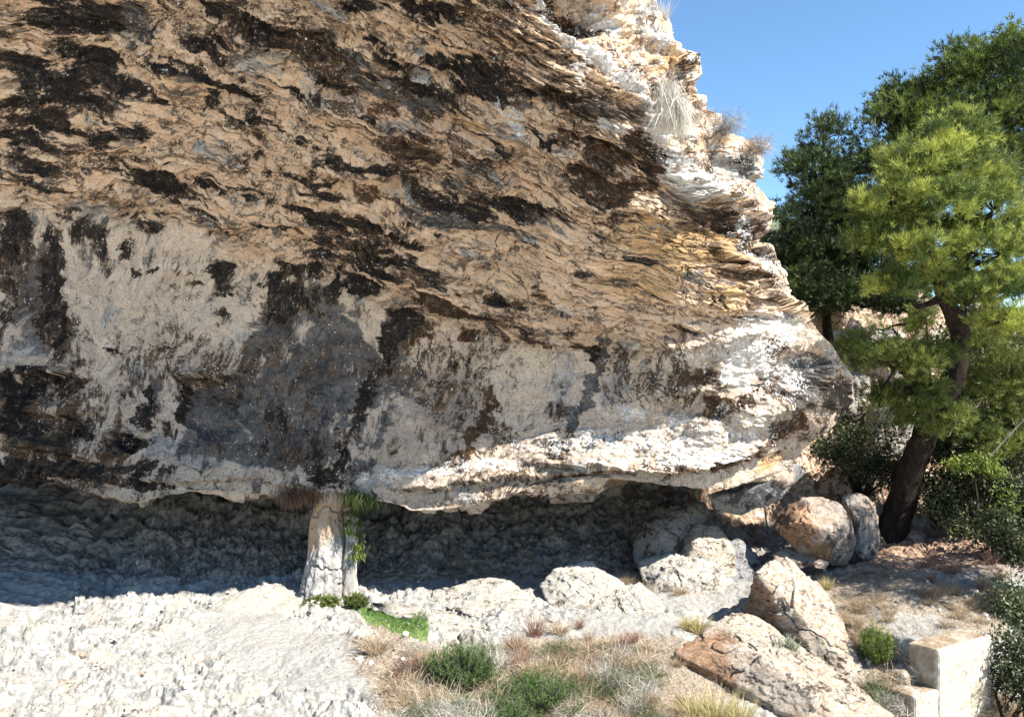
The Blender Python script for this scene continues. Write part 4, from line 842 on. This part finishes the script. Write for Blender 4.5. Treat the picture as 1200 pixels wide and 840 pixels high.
pine('pine_tree', 'bright yellow-green pine in front with a thick dark leaning trunk',
     [(1040,648,19.6,.44),(1046,625,19.6,.36),(1058,580,19.4,.32),(1075,530,19.1,.29),(1098,480,18.8,.27),(1118,440,18.5,.25),(1128,405,18.3,.21),(1122,375,18.1,.20),(1105,350,17.9,.15),(1092,300,17.7,.10),(1085,230,17.6,.05)],
     [(1112,165,46,22,17.6,.6),(1082,196,46,24,17.5,.7),(1142,196,42,26,17.6,.7),(1048,232,38,20,17.3,.6),(1016,242,22,15,17.3,.4),(1100,240,48,22,17.1,.7),(1163,248,36,24,17.5,.6),(1032,282,34,14,17.4,.5),(1088,290,46,17,17.0,.6),
      (1150,298,42,18,17.3,.6),(1055,330,38,13,17.5,.5),(1186,335,34,22,17.1,.6),(1138,345,26,12,17.2,.4),(1178,378,38,12,17.0,.5),(1105,320,30,10,17.6,.4),(1065,262,30,14,17.9,.5),(1120,268,40,14,18.1,.5),(1195,290,20,16,17.4,.4)], M_PINE1, dens=44, tufts=46, clump=.16, seed=1)
pine('pine_tree', 'low olive-green pine boughs hanging left of the thick trunk',
     [(1125,470,19.0,.10),(1090,455,18.5,.08),(1050,430,18.0,.05),(1010,420,17.8,.03)],
     [(1010,408,32,16,18.0,.5),(1050,425,44,20,17.9,.6),(1085,415,30,16,18.2,.5),(1060,455,46,14,18.2,.5),(1030,470,34,12,18.4,.4),(1095,480,40,14,18.2,.5),(1075,497,30,10,18.4,.4),(1045,382,34,10,19.6,.4,.7),(1085,368,22,10,19.4,.4,.7)], M_PINE3, dens=48, tufts=36, clump=.17, seed=2)
pine('pine_tree', 'dark blue-green pine touching the cliff edge, left of the tree group',
     [(985,560,23.5,.2),(975,450,23,.16),(965,330,22.6,.11),(965,240,22.4,.07),(965,160,22.3,.03)],
     [(965,165,28,30,22.3,.7,.55),(945,200,26,26,22.3,.7,.7),(985,215,34,34,22.2,.9),(950,250,40,30,22.0,1.),(1000,260,40,40,22.0,1.),(930,290,34,28,21.6,.9),(975,300,50,30,21.8,1.),(940,325,34,16,21.4,.7),(1010,310,40,26,21.8,.8),(908,265,12,20,21.4,.5),(900,300,18,26,21.4,.6),(925,338,30,12,21.2,.6),(990,338,50,12,21.6,.8),(960,300,50,40,22.6,.8),(985,348,50,20,21.4,.8),(1045,352,40,18,21.4,.8),(930,350,26,10,21.2,.5)],
     M_PINE4, dens=32, tufts=36, L=.17, W=.026, clump=.23, seed=3)
pine('pine_tree', 'tall dark pine at the back whose crown fills the top right corner',
     [(1150,600,24,.3),(1145,450,23.6,.24),(1130,330,23.4,.2),(1130,220,23.2,.14),(1150,120,23,.07)],
     [(1040,150,44,30,22.6,1.),(1080,120,46,30,22.8,1.),(1125,100,48,28,22.8,1.,.8),(1170,80,44,30,22.6,1.,.9),(1200,60,36,24,22.4,1.),(1190,130,50,44,22.2,1.1),(1130,150,60,40,22.4,1.1),(1030,200,40,34,22.4,1.),(1195,200,44,44,22.6,1.,.8),
      (1100,330,40,20,22,.8,.6),(1020,340,40,18,21.8,.8,.8),(1205,270,30,40,22.6,.8,.6),(1130,62,16,10,22.8,.5,.5)],
     M_PINE2, dens=30, tufts=36, L=.17, W=.026, clump=.24, seed=4)
pine('pine_tree', 'thin dark pine leaning in at the far right edge',
     [(1230,640,20,.16),(1215,540,19.6,.13),(1190,450,19.2,.1),(1170,400,19,.05)],
     [(1150,402,34,16,18.6,.5),(1185,425,34,14,18.6,.5),(1150,500,30,12,18.6,.4),(1178,520,30,10,18.5,.4),(1190,455,44,14,18.8,.5),(1150,465,40,10,18.9,.4),(1200,490,34,12,18.8,.4),(1140,440,30,8,19.2,.4,.7),(1205,400,20,20,19,.5,.7)], M_PINE3, dens=60, tufts=32, clump=.2, seed=5)
pine('pine_tree', 'pine just beyond the right edge that shades the ground behind the ledge',
     [(1400,700,14.6,.22),(1390,500,14.2,.16),(1380,380,14,.1)], [(1392,408,100,62,14.0,1.5),(1415,330,80,50,14.3,1.3)], M_PINE2, dens=30, tufts=24, nn=9, L=.17, W=.03, clump=.24, seed=6)
# dark broad-leaved thicket
M_OAK = leaf_material('dark_oak_leaves', (.022, .032, .014), (.07, .085, .035), .2)
M_OLIVE = leaf_material('grey_green_leaves', (.07, .09, .04), (.17, .19, .09), .25)
M_BRIGHT = leaf_material('bright_green_leaves', (.08, .125, .02), (.22, .27, .05), .3)
def thicket(name, label, base, lobes, mat, dens=40, n=46, size=.035, spread=.14, cat='shrub', stems=14, group=None, twigmat=None):
    b = np.array(base); root = empty(name, b); tag(root, label, cat, group)
    C, K = lobes_points(lobes, dens*2.2, .2); size = size*1.5; wood = Bag()
    for i in range(stems):
        e = C[rng.integers(len(C))]; s = b+rng.normal(size=3)*np.array([.15, .1, 0]); V_, f_ = tube([s, (s+e)/2+rng.normal(size=3)*.12, e], [.03, .02, .007], 5); wood.add(V_, f_)
    for p_, k_ in zip(C[::2], K[::2]):
        V_, f_ = tube([k_+rng.normal(size=3)*.1, (k_+p_)/2+rng.normal(size=3)*.06, p_+(p_-k_)*.1], [.012, .009, .004], 3); wood.add(V_, f_)
    wood.build('stems', twigmat or M_BARK, root, tuple(root.location))
    fo = Bag(); leaves_at(fo, C, n, size, rng.uniform(.1, .9, len(C)), spread); fo.build('leaves', mat, root, tuple(root.location), smooth=False)
    return root
thicket('oak_shrub', 'dark shrub in the gap left of the pine trunk, above the orange boulder', at(1010,580,21), [(985,535,34,26,20.8,.6),(1020,545,34,28,20.6,.6),(1000,510,24,20,21,.5),(975,500,14,18,21.2,.4,.6),(1035,505,14,30,20.8,.4,.4),(1050,560,16,22,20.4,.4,.7)], M_OAK, 46)
thicket('oak_shrub', 'very dark dense thicket right of the pine trunk', at(1150,640,19.5), [(1110,520,36,44,19.6,.8),(1150,510,40,40,19.4,.8),(1190,530,40,50,19.2,.8),(1120,575,40,30,19.2,.7),(1165,575,44,34,19.,.8),(1205,600,30,44,18.6,.7),(1140,430,44,36,20.4,.7,.6),(1190,440,40,40,20.2,.7,.6),(1100,590,20,14,19,.4),(1160,380,40,30,21,.6,.5),(1110,400,26,26,21,.5,.5)], M_OAK, 44, n=60)
thicket('pine_sapling', 'small sunlit yellow-green sprig in front of the dark thicket', at(1150,600,18), [(1128,545,18,9,18.2,.25),(1150,543,20,10,18.1,.25),(1165,552,12,7,18.1,.2)], M_BRIGHT, 120, n=60, size=.025, spread=.08, stems=4)
thicket('pine_sapling', 'sunlit green sprigs at the right edge below the yellow-green one', at(1190,640,17.6), [(1175,580,10,7,17.8,.2),(1192,598,14,10,17.6,.2),(1195,640,12,12,17.4,.2)], M_BRIGHT, 50, n=34, size=.028, spread=.12, stems=5)
thicket('shrub', 'grey-green shrub beside the trunk over the pale broken rock', at(1110,620,18.9), [(1095,595,22,12,19,.35),(1115,608,22,12,18.8,.35),(1130,620,16,8,18.7,.3)], M_OLIVE, 60, n=40, size=.03, spread=.1, stems=5)
thicket('shrub', 'dark green bush hanging down the right edge above the ledge', at(1190,700,16.6), [(1170,620,30,20,17.2,.5),(1190,650,30,26,16.9,.5),(1205,680,20,24,16.6,.5)], M_OAK, 50, n=60, stems=8)
thicket('shrub', 'olive bush at the right edge above the concrete block', at(1190,760,14.6), [(1185,700,24,22,14.8,.5),(1200,725,20,24,14.6,.5),(1170,720,12,14,14.8,.3)], M_OLIVE, 60, n=50, size=.028, stems=8)
thicket('shrub', 'dark bush at the right edge beside the white concrete face', at(1190,840,13.3), [(1188,765,22,26,13.5,.45),(1195,800,22,26,13.3,.45),(1172,790,10,26,13.6,.3)], M_OAK, 70, n=60, size=.026, stems=8)
# bare pale branches in the thicket
for i, (pts, lab) in enumerate([([(1112,510,18.4),(1122,490,18.4),(1130,480,18.3),(1145,478,18.3),(1150,468,18.3)], 'crooked bare pale branch in the dark thicket'),
                  ([(1160,535,18.0),(1178,515,18.0),(1192,500,18.0),(1200,492,18.)], 'straight bare pale branch poking up at the right edge'),
                  ([(1182,435,18.4),(1180,415,18.4),(1172,400,18.4),(1176,385,18.4)], 'thin bare branch above the thicket at the right')]):
    P3 = [at(*q) for q in pts]; rt = empty('bare_branch', P3[0]); tag(rt, lab, 'branch')
    b_ = Bag(); V_, f_ = tube(P3, [.022]+[.016]*(len(P3)-2)+[.006], 7, .2); b_.add(V_, f_)
    for k in range(3):
        s = P3[1+k % (len(P3)-1)]; V_, f_ = tube([s, s+np.array([rng.uniform(-.15, .15), 0, .15]), s+np.array([rng.uniform(-.3, .3), 0, .28])], [.009, .006, .003], 5); b_.add(V_, f_)
    b_.build('twigs', M_TWIG, rt, tuple(rt.location))
print('trees', time.time()-T0)

# ---- shrubs near the ground
M_ROSE = leaf_material('rosemary_leaves', (.035, .07, .02), (.12, .19, .05), .2)
M_DRY = leaf_material('dry_grass', (.26, .185, .12), (.56, .46, .33), .3)
M_RED = leaf_material('reddish_dry_stems', (.17, .085, .06), (.42, .26, .19), .25)
M_STRAW = leaf_material('straw_yellow_grass', (.36, .30, .13), (.58, .51, .28), .3)
M_PALE = leaf_material('pale_grey_grass', (.30, .28, .24), (.56, .54, .48), .3)
M_GREYTW = leaf_material('grey_brown_twigs', (.16, .12, .09), (.36, .30, .25), .2)
M_PALE2 = leaf_material('weathered_grey_twigs', (.11, .105, .10), (.30, .29, .275), .2)
M_BRN = leaf_material('brown_hanging_roots', (.035, .018, .01), (.14, .07, .04), .1)
M_MOSS = leaf_material('moss_and_ivy', (.035, .055, .012), (.17, .21, .04), .25)
M_IVY = leaf_material('dark_ivy', (.015, .025, .008), (.07, .10, .02), .15)
M_SAGE = leaf_material('sage_leaves', (.24, .30, .20), (.42, .47, .34), .25)
def stem_shrub(name, label, b, R, Hh, mat, n=90, leaf=.03, per=26, lean=(0, 0), wmat=None, group=None, cat='shrub', width=.006, spread=.9):
    root = empty(name, b); tag(root, label, cat, group); wood = Bag(); fo = Bag(); Ps = []; Ax = []
    for i in range(n):
        a = rng.uniform(0, 2*np.pi); q = rng.random()**.6; e = b+np.array([math.cos(a)*R*q+lean[0]*Hh, math.sin(a)*R*q*.8+lean[1]*Hh, Hh*rng.uniform(.45, 1.)*(1-.45*q*q)])
        s = b+(e-b)*np.array([.25, .25, 0]); m = (s+e)/2+np.array([math.cos(a), math.sin(a), 0])*R*.1
        V_, f_ = tube([s, m, e], [.008, .006, .003], 3); wood.add(V_, f_)
        tt = rng.uniform(.3, 1.02, per)[:, None]; Ps.append(s+(e-s)*tt+rng.normal(size=(per, 3))*.012); Ax.append(np.repeat(unit(e-s)[None], per, 0))
    Ps = np.concatenate(Ps); Ax = np.concatenate(Ax)
    wood.build('stems', wmat or M_TWIG, root, tuple(root.location))
    needles_at(fo, Ps, Ax, 3, leaf, width, np.clip((Ps[:, 2]-b[2])/Hh, 0, 1)*.6+.15, spread); fo.build('leaves', mat, root, tuple(root.location), smooth=False)
    return root
def tuft_mesh(name, mat, n, R, H_, W=.006, out=.6, droop=.5, side_=(0, 0)):
    a = rng.uniform(0, 2*np.pi, n); q = rng.random(n)**.7; b = np.stack([np.cos(a)*R*q*.4, np.sin(a)*R*q*.4, np.full(n, -.02)], 1)
    d = unit(np.stack([np.cos(a)*out*q+rng.normal(size=n)*.18+side_[0], np.sin(a)*out*q+rng.normal(size=n)*.18+side_[1], np.ones(n)], 1)); fo = Bag()
    blades(fo, b, d, H_*rng.uniform(.45, 1.1, n), W, rng.random(n), droop, 2)
    o = fo.build(name, mat, None, (0, 0, 0), smooth=False); return o
def place(proto, used, b, s, rz, label, group, cat='grass tuft', name=None):
    o = proto if proto.name not in used else proto.copy()
    if proto.name in used: COL.objects.link(o)
    used.add(proto.name); o.location = [float(q) for q in b]; o.rotation_euler = (0, 0, rz); o.scale = (s, s, s*rng.uniform(.85, 1.15))
    return tag(o, label, cat, group)
used = set(); protos_all = []
protoD = [tuft_mesh('dry_grass_tuft', M_DRY, 240, .22, .34, .006, .8, .7) for _ in range(3)]
protoR = [tuft_mesh('red_grass_tuft', M_RED, 170, .18, .42, .005, .55, .3) for _ in range(3)]
protoT = []
for k in range(3):
    n_ = 420; d_ = unit(rng.normal(size=(n_, 3))+np.array([.3*(k-1), 0, .35])); fo_ = Bag()
    blades(fo_, rng.normal(size=(n_, 3)).clip(-1.4, 1.4)*np.array([.17, .14, .06])+np.array([0, 0, .10]), d_, rng.uniform(.08, .32, n_), .0055, rng.random(n_), .4, 2)
    protoT.append(fo_.build('tangled_brush', (M_PALE, M_DRY, M_OLIVE)[k], None, (0, 0, 0), smooth=False))
protoS = [tuft_mesh('straw_grass_tuft', M_STRAW, 300, .2, .36, .006, .6, .4) for _ in range(2)]
protoB = [tuft_mesh('brush_tuft', M_PALE, 260, .26, .26, .005, 1.4, .6) for _ in range(2)]
def scatter(protos, n, area, label, group, smin=.6, smax=1.2, cat='grass tuft'):
    k = 0
    for _ in range(n*6):
        if k >= n: break
        px = rng.uniform(area[0], area[2]); py = rng.uniform(area[1], area[3]); b = gp(px, py)
        place(protos[rng.integers(len(protos))], used, b, rng.uniform(smin, smax), rng.uniform(0, 6.28), label, group, cat); k += 1
scatter(protoD, 90, (455,762,765,855), 'dry straw-brown grass clump in the overgrown strip along the bottom middle', 'dry grass clumps of the bottom strip', .6, 1.25)
scatter(protoR, 28, (600,745,765,850), 'reddish dry stem clump among the straw-coloured grass of the bottom strip', 'reddish clumps of the bottom strip', .55, 1.)
scatter(protoD, 16, (760,775,800,850), 'straw tuft growing against the left end of the largest fallen rock', 'tufts against the largest rock', .5, .9)
scatter(protoT, 10, (1015,800,1062,850), 'wiry grey tangle between the largest fallen rock and the concrete step', 'tangles left of the concrete step', .6, 1.1, 'brush')
scatter(protoT, 80, (465,765,770,855), 'pale grey wiry brush clump low in the bottom strip', 'pale brush clumps of the bottom strip', .6, 1.2, 'brush')
scatter(protoD, 26, (1000,690,1165,735), 'short dry tuft on the ledge behind the concrete block', 'dry tufts on the ledge', .5, .9)
scatter(protoR, 9, (1060,655,1175,705), 'upright reddish tuft at the shadow edge behind the ledge', 'reddish tufts behind the ledge', .6, 1.0)
scatter(protoD, 16, (975,715,1010,760), 'dry tuft at the foot of the tall tan boulder on its right', 'tufts right of the tall boulder', .5, .9)
scatter(protoD, 14, (1120,820,1200,860), 'dry tuft below the white concrete face at the bottom right corner', 'tufts below the concrete block', .8, 1.3)
scatter(protoD, 8, (535,652,625,668), 'thin dry tuft along the shade edge of the hollow', 'tufts at the shade edge', .4, .7)
scatter(protoD, 10, (745,680,805,700), 'blond tuft just behind the pale grooved rock', 'tufts behind the grooved rock', .5, .9)
def single(protos, px, py, s, label, rz=0, cat='grass tuft', side_=None):
    return place(protos[0], used, gp(px, py), s, rz, label, None, cat)
single(protoR, 628, 745, 1.35, 'tall reddish tuft bending right on the bare ground left of centre')
single(protoD, 655, 742, 1.1, 'pinkish dry tuft just right of the tall reddish one')
single(protoR, 680, 735, .7, 'small dark-stemmed tuft on bare ground in front of the pyramid-shaped rock')
single(protoD, 735, 683, 1.0, 'curved olive-straw tuft behind the left end of the grooved rock', 1)
single(protoR, 728, 765, 1.1, 'dark reddish-brown twiggy tuft at the top of the bottom strip')
single(protoS, 820, 742, 1.2, 'golden tuft in the shadow between the two big fallen rocks, at their left')
single(protoS, 806, 738, .9, 'smaller golden tuft left of the bigger one near the shadow')
single(protoD, 545, 668, .9, 'blond tuft at the edge of the hollow, right of the pillar')
single(protoS, 970, 690, .8, 'pale tuft with curved seed heads behind the tall boulder top')
single(protoD, 440, 765, 1.5, 'round brownish dry bush right of the path, below the green grass patch')
single(protoD, 428, 758, 1.2, 'tan dry clump at the left of the round brownish bush')
single(protoD, 1080, 805, 1.0, 'tan tuft on the rounded rock by the concrete step')
single(protoD, 1062, 800, .9, 'dry tuft in front of the rounded rock by the concrete step')
single(protoD, 1050, 815, 1.1, 'low dry tuft left of the lower concrete step')
single(protoS, 840, 850, 1.7, 'large yellow-green grass clump at the bottom right of centre')
single(protoS, 815, 845, 1.4, 'yellow grass clump left of the largest bottom clump')
single(protoS, 868, 852, 1.4, 'yellow grass clump right of the largest bottom clump')
stem_shrub('shrub', 'upright fresh green shrub in the bottom strip, left of centre', gp(540, 805)+np.array([0,0,-.05]), .66, .80, M_ROSE, 260, .045, 34, width=.009)
stem_shrub('shrub', 'wide dull green low shrub in the bottom strip right of the fresh green one', gp(630, 830), .85, .52, M_ROSE, 260, .04, 28, width=.008)
stem_shrub('shrub', 'small dark green shrub below the wide dull one at the bottom edge', gp(595, 858), .5, .42, M_ROSE, 140, .04, 26, width=.008)
stem_shrub('shrub', 'grey-brown half-dead shrub left of the fresh green one', gp(490, 800), .5, .42, M_RED, 200, .035, 14)
stem_shrub('shrub', 'sparse grey-green shrub at the right of the bottom strip', gp(700, 820), .6, .42, M_OLIVE, 160, .035, 20)
stem_shrub('shrub', 'bright yellow-green bush right of the tall tan boulder', gp(1030, 785)+np.array([0,.1,0]), .32, .80, M_BRIGHT, 100, .06, 26, width=.012)
stem_shrub('shrub', 'soft silvery sage tuft growing on top of the largest fallen rock', at(920, 772, 13.3), .30, .42, M_SAGE, 80, .05, 20, spread=.5)
stem_shrub('fern', 'bright green plants hugging the foot of the rock pillar', at(378, 712, 16.0), .42, .28, M_MOSS, 110, .05, 18, width=.018)
stem_shrub('fern', 'rounded green plant at the right foot of the rock pillar', at(418, 712, 15.95), .28, .34, M_MOSS, 80, .05, 18, width=.016)
# green grass patch right of the pillar
g = Bag(); n = 5200; xx = rng.normal(size=n); yy = rng.normal(size=n)
pp = []
for i in range(n):
    px = 452+xx[i]*26; py = 728+xx[i]*11+yy[i]*8; Y = 15.6-(py-725)*.035
    x = (px-CX)/F*Y; pp.append((x, Y, gz(x, Y)))
pp = np.array(pp); blades(g, pp, unit(rng.normal(size=(n, 3))*.5+np.array([0, 0, 1.])), rng.uniform(.03, .09, n), .008, rng.random(n), .3, 2)
o = g.build('grass', leaf_material('fresh_grass', (.06, .13, .03), (.18, .27, .08), .3), smooth=False); tag(o, 'patch of short fresh green grass running down right of the pillar', 'grass', kind='stuff')
# sparse dry ground litter
g = Bag(); n = 22000; px = rng.uniform(430, 1180, n); py = np.where(px < 880, rng.uniform(750, 845, n), rng.uniform(690, 760, n)); Q = []
for a, b in zip(px, py):
    Y = 4.85*F/(b-CY)
    x = (a-CX)/F*Y; Q.append((x, Y, gz(x, Y)))
Q = np.array(Q); blades(g, Q, unit(rng.normal(size=(n, 3))*.9+np.array([0, 0, .8])), rng.uniform(.05, .16, n), .005, rng.random(n), .5, 2)
o = g.build('dry_ground_cover', M_DRY, smooth=False); tag(o, 'thin dry grass blades covering the soil between the clumps', 'ground cover', kind='stuff')
# hanging plants around the pillar head
def hanging(name, label, spots, mat, n, L, W=.012, cat='hanging plant', sp=.10):
    c = at(*spots[len(spots)//2]); root = empty(name, c); tag(root, label, cat)
    fo = Bag(); C = np.concatenate([at(*s)+rng.normal(size=(n, 3))*np.array([sp, sp, sp*.6]) for s in spots])
    blades(fo, C, unit(rng.normal(size=C.shape)*.35+np.array([0, -.1, -1.])), L*rng.uniform(.4, 1.1, len(C)), W, rng.random(len(C)), .3, 2)
    fo.build('fronds', mat, root, tuple(root.location), smooth=False); return root
hanging('hanging_roots', 'dark reddish roots hanging from the roof left of the pillar head', [(335,577,16.55),(345,578,16.55),(355,578,16.5),(364,577,16.5)], M_BRN, 150, .30, sp=.13)
hanging('hanging_plant', 'dark green and brown plants hanging right of the pillar head', [(414,578,16.4),(422,580,16.45),(430,583,16.4)], M_IVY, 170, .30, sp=.13)
hanging('ivy', 'dark green ivy trailing down the right side of the pillar', [(410,588,16.55),(410,600,16.5),(408,612,16.45),(409,622,16.4)], M_IVY, 130, .10, .016, sp=.06)
hanging('ivy', 'yellow-green moss clump on the right edge of the pillar', [(420,640,16.6),(419,650,16.6)], M_MOSS, 150, .12, .02, sp=.07)
hanging('ivy', 'thin green creeper on the free side of the pillar head', [(418,600,16.6),(421,612,16.6),(421,625,16.6)], M_IVY, 100, .12, .018, sp=.05)
# plants on the cliff edge
def cliff_tuft(px, py, off, label, mat, n, R, H_, name='dry_bush', out=1.2, cat='bush'):
    m = np.argmin(np.hypot(PX-px, PY-py)+1e3*(VB > 0)+1e3*(VC > 0)+1e3*(UB > 0)); b = P2.reshape(-1, 3)[m]+np.array(off)
    if out >= 1.2:
        fo = Bag(); d_ = unit(rng.normal(size=(n, 3))*np.array([1, 1, .8])+np.array([0, 0, .45])); q_ = rng.normal(size=(n, 3)).clip(-1.3, 1.3)*np.array([.42, .42, .26])*R+np.array([0, 0, .3*R])
        q_[:n//3] *= .3; blades(fo, q_, d_, H_*rng.uniform(.2, .62, n), .006, rng.random(n), .3, 2); o = fo.build(name, mat, None, (0, 0, 0), smooth=False)
    else: o = tuft_mesh(name, mat, n, R, H_, .006, out, .2)
    o.location = [float(q) for q in b]; return tag(o, label, cat)
cliff_tuft(852, 160, (0,-.15,.05), 'grey rounded dry bush on the skyline of the cliff', M_PALE2, 1100, .5, .44, out=2.2)
cliff_tuft(838, 136, (-.05,0,0), 'small brown bush just above the grey one on the cliff edge', M_DRY, 200, .15, .25)
cliff_tuft(878, 186, (0,-.15,.05), 'spreading twiggy reddish bush sticking out at the cliff edge', M_GREYTW, 800, .4, .52)
cliff_tuft(778, 25, (0,0,.0), 'thin pale grass standing on the cliff edge at the top', M_PALE, 120, .15, .5, 'dry_grass_tuft', .5, 'grass tuft')
cliff_tuft(905, 262, (0,0,-.1), 'grey-green plant low on the sunlit cliff shoulder', M_SAGE, 300, .2, .25)
cliff_tuft(935, 372, (0,-.1,-.1), 'grey twiggy bush on the shoulder above the white patch', M_PALE, 320, .25, .30)
hanging('hanging_grass', 'long pale dead grass hanging down the sunlit cliff corner', [(782,100,13.2),(788,112,13.2),(795,122,13.3)], M_PALE, 220, .85, .008, 'hanging grass', .10)
for o in protoD+protoR+protoS+protoB+protoT:
    if 'label' not in o: bpy.data.objects.remove(o)
print('plants', time.time()-T0)

# ================================================================== LIGHT, SKY, CAMERA
S = np.array([.60, -.36, .76]); S /= np.linalg.norm(S)
el = math.asin(S[2]); az = math.atan2(S[0], S[1])       # azimuth clockwise from +Y
sun = bpy.data.lights.new('sun', 'SUN'); sun.energy = 4.5; sun.angle = math.radians(.5); sun.color = (1, .945, .85)
so = bpy.data.objects.new('sun', sun); COL.objects.link(so)
from mathutils import Vector
so.rotation_euler = Vector(S).to_track_quat('Z', 'Y').to_euler()
w = bpy.data.worlds.new('World'); sc.world = w; w.use_nodes = True; nt = w.node_tree; nt.nodes.clear()
sky = nt.nodes.new('ShaderNodeTexSky'); sky.sky_type = 'NISHITA'; sky.sun_disc = False; sky.sun_elevation = el; sky.sun_rotation = az
sky.altitude = 600; sky.air_density = 1.0; sky.dust_density = .1; sky.ozone_density = 3.5
bg = nt.nodes.new('ShaderNodeBackground'); bg.inputs['Strength'].default_value = .072
ou = nt.nodes.new('ShaderNodeOutputWorld'); tn = nt.nodes.new('ShaderNodeMix'); tn.data_type = 'RGBA'; tn.blend_type = 'MULTIPLY'; tn.inputs[0].default_value = 1; tn.inputs[7].default_value = (.82, .97, 1.0, 1)
nt.links.new(sky.outputs[0], tn.inputs[6]); nt.links.new(tn.outputs[2], bg.inputs[0]); nt.links.new(bg.outputs[0], ou.inputs[0])
cam = bpy.data.cameras.new('camera'); cam.sensor_width = 36; cam.lens = 36*F/1200; cam.clip_end = 5000
co = bpy.data.objects.new('camera', cam); COL.objects.link(co); co.location = (0, 0, CAMZ); co.rotation_euler = (math.radians(90), 0, 0); sc.camera = co
sc.view_settings.view_transform = 'Standard'; sc.view_settings.look = 'None'; sc.view_settings.exposure = 1.76; sc.view_settings.gamma = 1
sc.cycles.max_bounces = 8; sc.cycles.diffuse_bounces = 5; sc.cycles.use_denoising = True
print('done', time.time()-T0)
